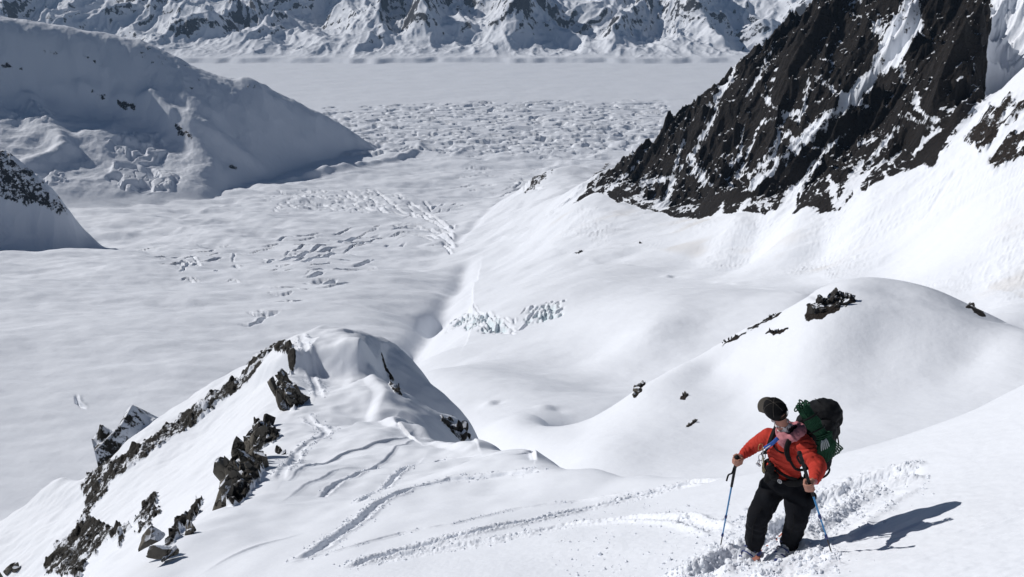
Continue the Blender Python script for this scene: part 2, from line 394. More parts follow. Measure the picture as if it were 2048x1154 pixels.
# long faint flow ridges sweeping down the tributary
for i in range(15):
    k = i / 14; pix = [(60 + 330 * k + crng.uniform(-10, 10), 640 - 90 * k), (230 + 260 * k, 520 - 30 * k), (400 + 200 * k, 455 - 10 * k), (560 + 190 * k, 402 + 10 * k)]
    line = [valley.hit(a, b, 700, 6000) for a, b in pix]; sl = window(us, ys, line, 60); d, a, s = polyline_dist(X[sl], Y[sl], line, 60); Z[sl] = Z[sl] + crng.uniform(.8, 2.2) * np.exp(-(d / crng.uniform(9, 18)) ** 2) * np.sin(np.clip(a, .01, .99) * np.pi)
# single open crevasses drawn one by one: (pixels, half width m, depth m)
CREV = [([(362, 548), (368, 530), (385, 520)], 3, 5), ([(362, 545), (390, 546)], 2.5, 3), ([(430, 545), (436, 532), (462, 530)], 3.5, 5), ([(465, 522), (470, 508), (495, 512)], 3, 4),
        ([(525, 570), (560, 572), (600, 570)], 4, 6), ([(560, 600), (585, 603), (607, 598)], 4, 6), ([(615, 535), (660, 538), (718, 534)], 4, 5), ([(635, 560), (665, 560)], 4, 5),
        ([(480, 650), (498, 652), (518, 645), (533, 628)], 4, 6), ([(640, 543), (610, 555)], 2, 2), ([(152, 790), (155, 806), (170, 816)], 2.5, 5), ([(690, 500), (740, 494)], 4, 6), ([(770, 498), (810, 486)], 5, 6),
        ([(590, 500), (640, 496)], 3, 4), ([(560, 510), (610, 508)], 3, 3), ([(700, 480), (720, 470), (750, 468)], 4, 5), ([(800, 455), (860, 460), (890, 470)], 6, 8), ([(790, 445), (850, 450)], 5, 6), ([(400, 390), (415, 388)], 3, 3), ([(820, 290), (800, 300), (740, 305)], 10, 14)]
for pix, w, dep in CREV:
    w *= .7; dep *= 1.3
    cut(vline(pix), w, dep, .3, int(pix[0][0]))
# ridge-like moraines and marginal bank: (pixels, half width, height)
for pix, w, h in [([(520, 372), (600, 355), (700, 338), (790, 318), (845, 300), (838, 288), (800, 283)], 26, 20), ([(900, 290), (925, 303), (905, 310)], 18, 13), ([(560, 378), (660, 352), (760, 338)], 14, 4),
                  ([(240, 480), (330, 440), (470, 405), (560, 380)], 14, 3), ([(260, 500), (400, 445), (520, 420)], 12, 2), ([(1020, 400), (1060, 372), (1100, 340), (1130, 322)], 26, 12), ([(1240, 290), (1180, 320), (1110, 335)], 40, 8)]:
    line = vline(pix, 1500, 6000); d, a, s = polyline_dist(X, Y, line, w * 6)
    Z = Z + h * np.exp(-(d / w) ** 2) * np.sin(np.clip(a, .02, .98) * np.pi) ** .5 * (1 + .5 * gn(X / 60, Y / 60, 66))
# deep moat under the bulge
for pix, w, h, y0, y1 in [([(930, 530), (905, 575), (872, 612)], 22, 12, 1000, 2200), ([(872, 612), (845, 650), (808, 690)], 26, 22, 850, 1700), ([(808, 690), (775, 730), (760, 760)], 24, 22, 700, 1300),
                          ([(1010, 400), (940, 455), (905, 485)], 24, 10, 1600, 3200)]:
    line = vline(pix, y0, y1); d, a, s = polyline_dist(X, Y, line, w * 6)
    Z = Z - h * np.exp(-(d / w) ** 2)
for pix, w, h, y0, y1 in [([(905, 560), (870, 610)], 80, 10, 850, 2200), ([(860, 620), (800, 690), (760, 740)], 75, 20, 700, 1700)]:
    line = vline(pix, y0, y1); d, a, s = polyline_dist(X, Y, line, w * 3); Z = Z - h * np.exp(-(d / w) ** 2) * (X < np.interp(Y, [700, 1000, 1300, 2200], [-100, -95, -110, -100]) + 40)
# ice cliff band (seracs) in the basin
rock = np.zeros_like(Z); dirt = np.zeros_like(Z); ice = np.zeros_like(Z)
for poly, dep, sd in [([(892, 632), (930, 618), (960, 628), (1000, 634), (1020, 650), (960, 660), (930, 650)], 8, 71), ([(1050, 628), (1080, 612), (1120, 606), (1126, 626), (1080, 640), (1045, 642)], 7, 75)]:
    m = blur(in_poly(PX + 6 * gn(PX / 9, PY / 9, sd), PY + 4 * gn(PX / 7, PY / 7, sd + 1), poly).astype(float), 3)
    m = m * sst(-.45, .1, fbm(X / 30, Y / 40, 3, sd + 3)); blk = np.abs(gn(X / 11, Y / 26, sd)) + .5 * np.abs(gn(X / 5, Y / 11, sd + 1)); Z = Z - m * dep * .9 * sst(.12, .6, blk) + m * .8 * gn(X / 4, Y / 6, sd + 2); ice = np.maximum(ice, .7 * m * sst(.1, .4, blk))
rows_of([(880, 640), (930, 622), (980, 640), (1030, 650)], range(-10, 16, 6), 16, 8, .1, 1.5, 5, 615, -.4, .2)
rows_of([(1030, 640), (1070, 620), (1130, 608)], range(-8, 20, 6), 16, 8, .1, 1.5, 5, 617, -.4, -.2)
# snow mushrooms / shallow lobes of the basin
for px, py, y0, y1, r, h in [(980, 808, 200, 700, 5, 2.2), (1092, 816, 200, 600, 6, 1.8), (1335, 553, 500, 1500, 8, 3), (1150, 507, 900, 2200, 10, 3)]:
    hx, hy = valley.hit(px, py, y0, y1); Z = Z + h * np.exp(-((X - hx) ** 2 + (Y - hy) ** 2) / r ** 2) - h * .8 * np.exp(-((X - hx - r * .9) ** 2 + (Y - hy + r * .5) ** 2) / (r * .8) ** 2)
# avalanche runnels on the aprons below the buttress: noise stretched along the fall line
APOLY = [(1030, 470), (1180, 405), (1300, 430), (1480, 430), (1600, 420), (1760, 370), (1880, 300), (2300, 60), (2300, 620), (1950, 600), (1700, 560), (1420, 535), (1330, 500), (1150, 480)]
def apron(X, Y, PX, PY):
    """avalanche runnels and old slide debris, stretched along the fall line; (height, dirt)"""
    ap = blur(in_poly(PX + 14 * gn(PX / 40, PY / 40, 81), PY + 8 * gn(PX / 30, PY / 30, 82), APOLY).astype(float), 8)
    big = blur(in_poly(PX, PY, [(1000, 480), (1100, 300), (2400, -200), (2400, 700), (1400, 560)]).astype(float), 8)
    ap2 = ap * sst(-.35, .35, fbm(X / 130, Y / 160, 2, 83) + .1)
    al = 2.05 + .0 * X; sx = X * .45 + Y * .89; sy = -X * .89 + Y * .45                              # across / along the slide
    sx = sx + 12 * fbm(X / 120, Y / 120, 2, 89)
    dz = big * 4.0 * fbm(sx / 42, sy / 200, 3, 84) + ap2 * 1.7 * ridged(sx / 9, sy / 60, 4, 85) + ap2 * 0.45 * fbm(X / 4.5, Y / 7, 3, 86)
    return dz, 0.38 * ap * sst(.25, .9, fbm(sx / 60, sy / 160, 4, 87) + .45 * in_poly(PX, PY, [(1880, 560), (2048, 380), (2300, 300), (2300, 640)]))
adz, adirt = apron(X, Y, PX, PY); Z = Z + adz; dirt = np.maximum(dirt, adirt)
for pix, w, h in [([(1640 + 1024 - 1024, 436), (0, 0)], 1, 0)]: pass
line = vline([(1912, 342), (1885, 380), (1860, 420), (1845, 436)], 500, 1400); d, a, s = polyline_dist(X, Y, line, 30)
Z = Z - 2.5 * np.exp(-(d / 2.2) ** 2)
# rock patches on the knoll and far shoulders of the basin
def patch(poly, amp=1.0, wob=6, sc=12, seed=1, y0=0, y1=1e9):
    global rock
    m = in_poly(PX + wob * gn(PX / sc, PY / sc, seed), PY + wob * gn(PX / sc, PY / sc, seed + 9), poly) & (Y > y0) & (Y < y1)
    rock = np.maximum(rock, blur(m.astype(float), 1) * amp)
    return m
vm = in_poly(PX + 14 * gn(PX / 22, PY / 22, 121), PY + 14 * gn(PX / 22, PY / 22, 122), [(1905, 320), (1930, 262), (1985, 215), (2060, 180), (2300, 120), (2300, 380), (2060, 340), (1985, 350), (1960, 318), (1940, 300)]) & (Y > 560)
vm = blur(vm.astype(float), 2) * sst(-.28, .15, fbm(X / 26, Y / 26, 4, 123) + .12); Z = Z + vm * 7 * (ridged(X / 24, Y / 24, 4, 124) - .5); rock = np.maximum(rock, .60 * vm)
patch([(1607, 640), (1612, 610), (1640, 592), (1680, 572), (1700, 580), (1720, 592), (1700, 608), (1665, 628), (1630, 642)], 0.62, 7, 11, 101, 150, 330)
patch([(1528, 670), (1540, 660), (1578, 656), (1560, 670)], 0.7, 4, 9, 103, 150, 330)
patch([(1264, 796), (1270, 768), (1302, 757), (1285, 778), (1275, 798)], 0.72, 3, 8, 105, 150, 330)
patch([(1436, 694), (1470, 672), (1510, 650), (1560, 622), (1572, 622), (1515, 655), (1460, 686)], 0.62, 4, 10, 107, 150, 330)
patch([(1355, 800), (1372, 785), (1380, 790), (1370, 800)], 0.6, 3, 8, 109, 150, 330)
patch([(1368, 858), (1382, 842), (1400, 836), (1380, 852)], 0.65, 3, 8, 111, 120, 330)
patch([(1148, 508), (1165, 500), (1172, 506), (1155, 513)], 0.7, 2, 8, 113, 700, 2500)
patch([(1040, 388), (1075, 355), (1110, 330), (1108, 340), (1060, 380)], 0.55, 5, 9, 115, 1500, 3200)
patch([(1150, 395), (1180, 350), (1230, 318), (1205, 350), (1170, 392)], 0.5, 6, 9, 117, 1400, 3200)
patch([(1930, 612), (1940, 606), (1975, 630), (1965, 630)], 0.6, 2, 8, 119, 200, 900)
M_VALLEY = snow_rock('glacier snow', 2.0, bump_snow=0.11, bump_rock=1.5)
nt = M_VALLEY.node_tree
grid_mesh('glacier', X, Y, Z, {'rock': rock, 'dirt': dirt, 'ice': ice}, M_VALLEY)
VU, VYS, VZ = us, ys, Z
def vreal(x, y): return sample_grid(VU, VYS, VZ, x, y)

# ================================================================== helper for mountains built column by column
def column(px, y0, rows, back=1.18, drop=0.12):
    """points up a mountain face above pixel column px: rows = [(row, slope of the stretch that leads to it), ...]"""
    out = []; t0 = None; y = y0
    for r, s in rows:
        t = tan_dep(px, r)
        if t0 is not None: y = y * (s + t0) / (s + t)
        out.append(P(px, r, y)); t0 = t
    x, yy, z = out[-1]
    out.append((x * back, yy * back, z * back - drop * yy)); k = back * back
    out.append((x * k, yy * k, z * k - drop * 3 * yy))
    x, yy, z = out[0]; out.append((x * .94, yy * .94, z * .94 - 0.055 * yy)); out.append((x * .85, yy * .85, z * .85 - 0.13 * yy))
    return out
def layer(name, pts, u0, u1, nu, y0, y1, nv, ku=1.0):
    S = Surface(pts, u0 - .05, u1 + .05, y0 * .98, y1 * 1.02, 200, 200, ku=ku, lam=1e-6)
    X, Y = uv_grid(np.linspace(u0, u1, nu), np.exp(np.linspace(math.log(y0), math.log(y1), nv)))
    return S, X, Y, S(X, Y)

# ================================================================== ROCK BUTTRESS on the right
bp_ = []
for px, y0, rows in [
    (1130, 1640, [(405, 0), (372, .35)]),
    (1180, 1560, [(405, 0), (368, .45)]),
    (1230, 1480, [(412, 0), (325, .45)]),
    (1285, 1400, [(425, 0), (360, .42), (290, .5)]),
    (1340, 1320, [(435, 0), (340, .42), (228, .5)]),
    (1400, 1230, [(440, 0), (300, .42), (168, .5)]),
    (1450, 1165, [(440, 0), (280, .42), (118, .5)]),
    (1500, 1110, [(432, 0), (260, .42), (72, .5)]),
    (1590, 1010, [(425, 0), (220, .42), (2, .5)]),
    (1680, 960, [(400, 0), (200, .42), (-60, .5)]),
    (1750, 925, [(385, 0), (180, .45), (-120, .5)]),
    (1840, 900, [(335, 0), (130, .5), (-160, .55)]),
    (1900, 890, [(270, 0), (100, .6), (-200, .6)]),
    (1960, 890, [(230, 0), (60, .6), (-220, .7)]),
    (2048, 890, [(150, 0), (0, .6), (-260, .7)]),
    (2200, 890, [(80, 0), (-60, .6), (-300, .7)]),
    (2350, 890, [(40, 0), (-100, .6), (-320, .7)])]:
    bp_ += column(px, y0, rows)
S, X, Y, Z = layer('b', bp_, 0.02, 0.95, 1200, 660, 2700, 1150, 1.0)
zx, zy, n0 = slope_of(X, Y, Z); PX, PY = to_px(X, Y, Z)
inside = 1.0
BPX, BPY = PX, PY; adz, adirt = apron(X, Y, PX, PY); base = vreal(X, Y); fine = base - valley(X, Y)
hgt = Z - base                                            # height above the valley surface
rel = sst(5, 70, hgt)
# ribs and couloirs follow the fall line, slanting down to the left
ca, sa = math.cos(0.40), math.sin(0.40)
A = X * ca + Y * sa; B = -X * sa + Y * ca
A2 = A + 30 * fbm(X / 160, Y / 160, 3, 120)
B2 = B + 30 * fbm(X / 160, Y / 160, 3, 125)
rib = ridged(B2 / 105, A2 / 300, 2, 131) - 0.9
rib2 = ridged(B2 / 46, A2 / 110, 3, 137) - 0.9
crag = ridged((X + 6 * gn(X / 20, Y / 20, 3)) / 22, Y / 24, 4, 141) - .9
Z = Z + fine * sst(140, 30, hgt)
Z = Z + rel * (34 * rib + 17 * rib2 + 7 * crag) + rel * 26 * fbm(X / 210, Y / 210, 2, 147)
def bl(pix, y0=700, y1=2600): return [S.hit(a, b, y0, y1) for a, b in pix]
# snow ramp, ribs (+) and couloirs (-) traced from the photo
BFEAT = [([(1835, -10), (1790, 70), (1710, 165), (1620, 255), (1520, 350), (1460, 400)], 12, -10.5), ([(1990, 0), (1960, 90), (1900, 200), (1870, 300)], 30, 62), ([(2030, -20), (2015, 90), (1990, 160), (1900, 290)], 34, -75),
         ([(1700, 160), (1640, 230), (1600, 330), (1580, 410)], 20, -12), ([(1480, 90), (1430, 190), (1360, 300), (1320, 400)], 18, -12), ([(1560, 90), (1530, 200), (1470, 330), (1440, 420)], 16, -14), ([(1860, 60), (1800, 150), (1700, 220), (1640, 330), (1600, 390)], 18, 22),
         ([(1640, 20), (1600, 100), (1560, 160)], 16, 14), ([(1550, 150), (1500, 250), (1430, 340), (1400, 430)], 14, 14), ([(1820, 230), (1760, 290), (1730, 330)], 16, -16), ([(1870, 240), (1840, 300), (1790, 370)], 18, 20)]
snowm = np.zeros_like(Z)
for pix, w, h in BFEAT:
    line = bl(pix); d, a, s = polyline_dist(X + 8 * gn(X / 40, Y / 40, 151), Y + 8 * gn(X / 40, Y / 40, 152), line, w * 4)
    Z = Z + rel * h * np.exp(-(d / w) ** 2)
    if h < 0 and abs(h) > 11: snowm = np.maximum(snowm, np.exp(-(d / (w * .45)) ** 2))
zx, zy, n = slope_of(X, Y, Z); PX, PY = to_px(X, Y, Z)
conv = blur(Z, 10) - Z; conv = conv / (np.std(conv[(hgt > 20)]) + 1e-6)           # >0 in hollows
east = -zx * .9 + zy * .0
ndz = n + 0.03 * np.clip(conv, -2, 2) + 0.03 * fbm(X / 60, Y / 60, 3, 161) + 0.02 * np.clip(zx, -1, 1)
hol = blur(Z, 4) - Z; hol = hol / np.std(hol[hgt > 20])
thr = np.percentile(n[(hgt > 30) & (np.abs(X / Y) < .66)], 62)
lay = (Z * .9 + X * .35 - Y * .12) / 16 + 1.6 * fbm(X / 90, Y / 90, 3, 166)
ledge = np.clip(np.sin(lay * 6.283), 0, 1) ** 5 * sst(-.2, .4, fbm(X / 45, Y / 45, 3, 167))
rock = 0.77 - .26 * ledge + (thr - n) * 1.3 - .045 * np.clip(hol, -1, 2.5) - .035 * np.clip(conv, -1, 2.5) + .10 * fbm(X / 40, Y / 40, 4, 162) - snowm * 0.4
snow_poly = [[(1560, 60), (1650, 40), (1680, 60), (1650, 130), (1560, 130)]]
wobx = PX + 10 * gn(PX / 22, PY / 22, 171); woby = PY + 10 * gn(PX / 22, PY / 22, 172)
body = in_poly(wobx, woby, [(1140, 410), (1190, 340), (1240, 300), (1285, 270), (1330, 200), (1400, 130), (1470, 70), (1560, -80), (1600, -400), (2010, -400), (1985, 60), (1975, 190), (1930, 235), (1880, 300), (1870, 330), (1790, 385), (1735, 388), (1715, 350), (1700, 400), (1640, 428), (1575, 425), (1580, 380), (1560, 400), (1480, 440), (1440, 415), (1400, 440), (1310, 430), (1265, 415), (1200, 420), (1175, 400)])
far_r = in_poly(wobx, woby, [(1905, 320), (1930, 260), (1985, 215), (2048, 190), (2400, 100), (2400, 420), (2048, 340), (1985, 350), (1960, 320), (1940, 300)])
bodyf = blur(body.astype(float), 2)
rampm = blur(in_poly(wobx, woby, [(1850, -40), (1858, 20), (1800, 95), (1720, 180), (1610, 272), (1505, 366), (1482, 366), (1560, 285), (1640, 205), (1705, 145), (1768, 60), (1812, -40)]).astype(float), 2)
rock = np.clip(rock, 0, 1) * np.maximum(bodyf, 0.9 * blur(far_r.astype(float), 2) * sst(-.3, .2, fbm(X / 30, Y / 30, 3, 181)))
rib_s = np.zeros_like(rock); wpx = PX + 5 * gn(PX / 9, PY / 9, 191) + 3 * gn(PX / 4, PY / 4, 192); wpy = PY + 5 * gn(PX / 9, PY / 9, 193) + 3 * gn(PX / 4, PY / 4, 194)
for line, w_ in [([(1474, 100), (1464, 140), (1425, 182)], 5), ([(1526, 165), (1545, 182), (1580, 205)], 5), ([(1622, 120), (1612, 190), (1600, 215)], 5), ([(1640, 125), (1668, 150), (1700, 165), (1740, 182)], 7), ([(1490, 225), (1482, 290), (1465, 310)], 5), ([(1562, 240), (1548, 290), (1530, 312)], 5), ([(1385, 295), (1400, 320), (1420, 348)], 9), ([(1392, 325), (1415, 345)], 9),
                 ([(1610, 195), (1570, 205), (1530, 218)], 5), ([(1702, 235), (1655, 272), (1628, 318), (1600, 350)], 8), ([(1600, 345), (1590, 375), (1574, 425)], 9), ([(1728, 300), (1702, 360), (1680, 400)], 7), ([(1660, 330), (1668, 350), (1672, 400)], 5), ([(1330, 340), (1290, 352)], 6), ([(1280, 300), (1240, 345), (1210, 380)], 4), ([(1810, 200), (1850, 215), (1880, 235)], 9), ([(1835, 160), (1850, 195), (1880, 215)], 10), ([(1800, 225), (1780, 250), (1745, 300)], 8), ([(1880, 235), (1850, 260), (1830, 290)], 7), ([(1760, 20), (1800, 70), (1812, 120)], 16), ([(1580, 240), (1500, 330)], 5),
                 ([(1550, 60), (1520, 130), (1500, 160)], 4), ([(1440, 200), (1400, 260)], 4), ([(1370, 250), (1350, 320), (1330, 400)], 4), ([(1500, 380), (1470, 430)], 5), ([(1750, 250), (1720, 262)], 6)]:
    rib_s = np.maximum(rib_s, np.exp(-(px_line(wpx, wpy, line, 60) / w_) ** 2))
rock = rock - rib_s * .55 - rampm * 0.6
rock = np.clip(rock, 0, 1.0)
rock = rock
M_BUTT = snow_rock('buttress rock and snow', 1.6, (0.013, 0.012, 0.012), (0.050, 0.042, 0.038), bump_snow=0.15, bump_rock=1.7, speck=1.0)
h2 = Z - base; rock = rock * sst(-2, 8, h2); Z = base + toe(h2, 24)
grid_mesh('mountain_buttress', X, Y, Z, {'rock': rock, 'dirt': adirt}, M_BUTT, 'dark rock buttress streaked with snow couloirs on the right', keep=(h2 > -8))

# ================================================================== LEFT MOUNTAIN, mostly in shade
lp = []
B0 = np.array((-1625.0, 2390.0, -822.0)); bgx, bgy = -0.30, 0.19
def bench(px, py):
    a, b, c = ray(px, py); s = (B0[2] - bgx * B0[0] - bgy * B0[1]) / (c - bgx * a - bgy * b); return (a * s, b * s, c * s)
def crest_y(px, row):
    a, b, c = ray(px, row); r = a / b; k = (-730 - 4060 * r) / (.94 - .34 * r); return 4060 - .34 * k
def bcol(px, low, top):
    yr = crest_y(px, top); out = list(low); yb = out[-1][1]; rb = to_px(*[np.array(v) for v in out[-1]])[1]
    out.append(P(px, float(rb) + (top - float(rb)) * .5, yb + (yr - yb) * .47)); x, y, z = P(px, top, yr)
    out += [(x, y, z), (x * 1.12, y * 1.12, z * 1.12 - .09 * y), (x * 1.3, y * 1.3, z * 1.3 - .3 * y)]
    return out
for px, rows, top in [(-300, (480, 380, 280, 190), 20), (-120, (480, 380, 280, 185), 30), (0, (480, 400, 300, 240, 185), 38), (80, (460, 390, 300, 240, 185), 55), (150, (440, 380, 300, 240, 190), 68), (220, (425, 370, 300, 240, 205), 74), (300, (408, 350, 290, 240), 84), (360, (396, 340, 290), 112), (415, (388, 350), 134)]:
    lp += bcol(px, [bench(px, r) for r in rows], top)
for px, rb, yb, top in [(460, 376, 3170, 152), (500, 366, 3300, 152), (560, 352, 3480, 185), (610, 338, 3650, 213), (660, 322, 3820, 248), (690, 308, 3950, 270), (715, 300, 4030, 290)]:
    x, y, z = P(px, rb, yb); lp += [(x * .94, y * .94, z * .94 - .05 * y), (x * .85, y * .85, z * .85 - .13 * y)] + bcol(px, [(x, y, z)], top)
lp += [(-.14 * 4300, 4300, -990), (-.1 * 4000, 4000, -1000), (-.05 * 4000, 4000, -1050), (-.1 * 5000, 5000, -1100), (0, 5000, -1200)]
S, X, Y, Z = layer('l', lp, -0.95, -0.10, 1000, 1500, 5600, 1000, 1.2)
base = vreal(X, Y); hgt = Z - base; rel = sst(4, 110, hgt)
PX, PY = to_px(X, Y, Z); up = sst(40, -60, (PY - np.interp(PX, [0, 150, 300, 400, 520, 735], [185, 195, 215, 290, 340, 300])))
Z = Z + rel * (1 - up) * (14 * fbm(X / 190, Y / 240, 3, 201)) + rel * up * (8 * (ridged((X + .5 * Y) / 260, (Y - .3 * X) / 420, 3, 205) - .9)) + rel * 3 * fbm(X / 50, Y / 50, 3, 207)
def ll(pix): return [S.hit(a, b, 1500, 5000) for a, b in pix]
for pix, w, h in [([(300, 210), (400, 250), (470, 295), (535, 350)], 48, 34), ([(150, 110), (230, 150), (330, 185), (420, 215)], 44, 16), ([(560, 200), (610, 260), (640, 325)], 40, 20), ([(300, 200), (380, 260), (430, 330), (450, 375)], 36, 14), ([(490, 155), (560, 230), (640, 330)], 46, 26), ([(60, 190), (120, 260), (135, 290), (60, 320)], 34, 22), ([(0, 215), (70, 240), (130, 290)], 30, 16),
                  ([(160, 175), (240, 195), (310, 205), (340, 240)], 26, 18), ([(110, 160), (200, 175)], 24, 12), ([(220, 385), (280, 370), (330, 372), (300, 400)], 26, 10)]:
    d, a, s = polyline_dist(X, Y, ll(pix), w * 4); Z = Z + rel * h * np.exp(-(d / w) ** 2)
# blocky broken ice on the bench
for poly, sz, dep, sd in [([(215, 275), (250, 255), (320, 262), (330, 300), (290, 320), (240, 300)], 40, 14, 211), ([(210, 345), (230, 318), (300, 325), (360, 345), (340, 375), (290, 380), (240, 370)], 44, 16, 215), ([(0, 215), (60, 200), (110, 220), (90, 245), (20, 235)], 22, 8, 219), ([(70, 345), (120, 330), (130, 355), (90, 365)], 20, 8, 221)]:
    m = blur(in_poly(PX + 8 * gn(PX / 20, PY / 20, sd), PY, poly).astype(float), 6)
    wx_ = X + sz * .5 * gn(X / sz / 2, Y / sz / 2, sd + 7); bl_ = gn(wx_ / sz / 1.25, Y / sz / 1.8, sd) + .4 * gn(wx_ / sz * 1.7, Y / sz, sd + 1)
    Z = Z + m * dep * 1.5 * (sst(-.5, .15, bl_) - .6) - m * dep * .35 * sst(.06, 0, np.abs(gn(wx_ / sz, Y / sz / 1.2, sd + 2)))
zx, zy, n = slope_of(X, Y, Z); PX, PY = to_px(X, Y, Z)
rock = np.zeros_like(Z)
def lrock(poly, amp=.5, wob=8, sd=1):
    global rock
    m = blur(in_poly(PX + wob * gn(PX / 14, PY / 10, sd), PY + wob * gn(PX / 14, PY / 10, sd + 5), poly).astype(float), 2); rock = np.maximum(rock, m * amp)
for i, (poly, amp) in enumerate([([(0, 115), (30, 120), (55, 135), (0, 125)], .5), ([(78, 92), (112, 92), (114, 100), (85, 99)], .6), ([(160, 98), (215, 122), (205, 126), (165, 106)], .5), ([(230, 190), (275, 200), (268, 214), (235, 204)], .62), ([(345, 235), (390, 262), (380, 275), (350, 255)], .5),
                                  ([(360, 168), (390, 160), (388, 170), (362, 178)], .48), ([(455, 320), (472, 322), (470, 338), (455, 332)], .62), ([(490, 160), (515, 158), (518, 168), (488, 172)], .5), ([(490, 275), (512, 290), (500, 292)], .5), ([(180, 165), (215, 187), (205, 192), (180, 175)], .45), ([(260, 90), (320, 78), (400, 130), (380, 145), (280, 110)], .34), ([(450, 255), (470, 262), (455, 264)], .5)]):
    lrock(poly, amp, 6, 230 + i)
crestm = sst(70, 10, PY - np.interp(PX, [0, 80, 150, 290, 400, 490, 600, 735], [38, 55, 68, 80, 130, 150, 210, 295])) * sst(200, 280, PX) * sst(560, 480, PX)
rock = np.maximum(rock, .46 * crestm * sst(.05, .45, fbm(X / 60, Y / 60, 4, 261)))
rock = np.clip(rock + (0.70 - n) * .6 * (rock > .02), 0, 1)
h2 = Z - base; Z = base + toe(h2, 20)
M_LEFT = snow_rock('shaded mountain snow', 3.0, (0.03, 0.03, 0.034), (0.08, 0.075, 0.07), bump_snow=0.12, bump_rock=1.2)
grid_mesh('mountain_snowy', X, Y, Z, {'rock': rock, 'dirt': 0 * rock}, M_LEFT, 'long snowy mountain shoulder in shade on the left', keep=(h2 > -12))

# near knob on the left edge
kp = []
def bcol2(px, lo, row, yr):
    x, y, z = P(px, row, yr); rb = to_px(*[np.array(v) for v in lo])[1]; m_ = P(px, (float(rb) + row) / 2, (lo[1] + yr) / 2)
    return [lo, m_, (x, y, z), (x * 1.08, y * 1.08, z * 1.08 - .09 * y), (x * 1.2, y * 1.2, z * 1.2 - .3 * y)]
for px, yb, rows in [(-250, 1850, [(560, 0), (400, .95), (200, 1.7)]), (-120, 1900, [(530, 0), (400, .95), (240, 1.7)]), (0, 1980, [(510, 0), (420, .95), (298, 1.7)]), (30, 1990, [(506, 0), (430, .95), (312, 1.7)]), (60, 2010, [(502, 0), (430, .95), (332, 1.7)]), (100, 2040, [(497, 0), (385, 1.7)]), (135, 2070, [(494, 0), (421, 1.6)]), (165, 2100, [(491, 0), (455, 1.2)]), (195, 2120, [(489, 0), (486, .9)])]:
    kp += column(px, yb, rows, 1.07, .08)
kp += [(-.40 * 2300, 2300, -900), (-.40 * 2050, 2050, -860), (-.42 * 2600, 2600, -900)]
S, X, Y, Z = layer('k', kp, -0.95, -0.42, 520, 1650, 2900, 500, 1.2)
base = vreal(X, Y); hgt = Z - base; rel = sst(4, 60, hgt)
Z = Z + rel * (7 * (ridged((X + Y * .4) / 70, (Y - X * .4) / 110, 4, 251) - .9)) * 1.0
PX, PY = to_px(X, Y, Z); zx, zy, n = slope_of(X, Y, Z)
band = blur(in_poly(PX + 12 * gn(PX / 16, PY / 16, 255), PY + 12 * gn(PX / 16, PY / 16, 256), [(-400, 150), (0, 290), (60, 330), (145, 425), (100, 420), (40, 400), (0, 395), (-400, 330)]).astype(float), 2)
rock = np.clip(band * (0.50 + .16 * fbm(X / 30, Y / 30 + Z / 30, 4, 257) + (.55 - n) * .3), 0, .9)
h2 = Z - base; Z = base + toe(h2, 10)
M_KNOB = snow_rock('knob rock and snow', 1.6, (0.02, 0.02, 0.022), (0.07, 0.065, 0.06), bump_snow=0.12, bump_rock=1.3)
grid_mesh('mountain_knob', X, Y, Z, {'rock': rock, 'dirt': 0 * rock}, M_KNOB, 'steep shaded knob with a rocky crest at the left edge', keep=(h2 > -8))

# ================================================================== FAR RANGE across the main glacier
us = np.linspace(-0.95, 0.95, 1500); ys = np.exp(np.linspace(math.log(7300), math.log(16500), 520))
X, Y = uv_grid(us, ys)
shore = 7650 + 160 * gn(X / 900, X * 0, 300) + 60 * gn(X / 200, X * 0, 301) + 25 * gn(X / 140, Y / 200, 302)
D = Y - shore
Z = -905 + 40 * sst(0, 130, D) + 0.02 * np.clip(D, 0, 1e9) + 0.13 * np.clip(D - 350, 0, 2600) + 0.30 * np.clip(D - 2300, 0, 4000)
env = sst(100, 1500, D)
wx = X + 260 * gn(X / 900, Y / 900, 303); wy = Y + 260 * gn(X / 900, Y / 900, 304)
Z = Z + env * (210 * (ridged(wx / 1350, wy / 1900, 6, 311, .47) - .75)) + sst(0, 500, D) * 16 * (ridged(X / 190, Y / 420, 4, 315) - .8)
def flat_pt(px, py): # on the mean far slope
    t = tan_dep(px, py); a, b, c = ray(px, py)
    yy = np.linspace(7400, 15000, 1500); dd = yy - 7650
    zz = -905 + 40 * sst(0, 130, dd) + 0.02 * np.clip(dd, 0, 1e9) + 0.13 * np.clip(dd - 350, 0, 2600) + 0.30 * np.clip(dd - 2300, 0, 4000)
    k = np.argmin(np.abs(zz / yy + t)); return (a / b * yy[k], yy[k])
RF = [([(880, -10), (850, 40), (842, 75)], 190, 230), ([(940, -10), (1000, 40), (1040, 75)], 200, 120), ([(1085, 10), (1060, 50), (1000, 90)], 150, 150), ([(1310, -5), (1250, 50), (1215, 100)], 170, 220), ([(1310, -5), (1390, 45), (1440, 85)], 170, 160), ([(780, 5), (740, 50), (770, 85)], 160, 150), ([(560, 30), (530, 55), (540, 95)], 150, 120),
      ([(290, 0), (350, 40), (420, 60)], 220, 200), ([(180, 5), (100, 50)], 200, 180), ([(590, 60), (640, 85), (700, 105)], 150, 110), ([(1010, 20), (1030, -10)], 120, -150), ([(1120, 20), (1180, 60), (1150, 100)], 160, -130), ([(820, 0), (800, 60), (750, 100)], 150, -130), ([(490, 30), (460, 70)], 150, -120), ([(1450, 20), (1500, 90)], 200, -140), ([(650, 10), (620, 50)], 140, -100)]
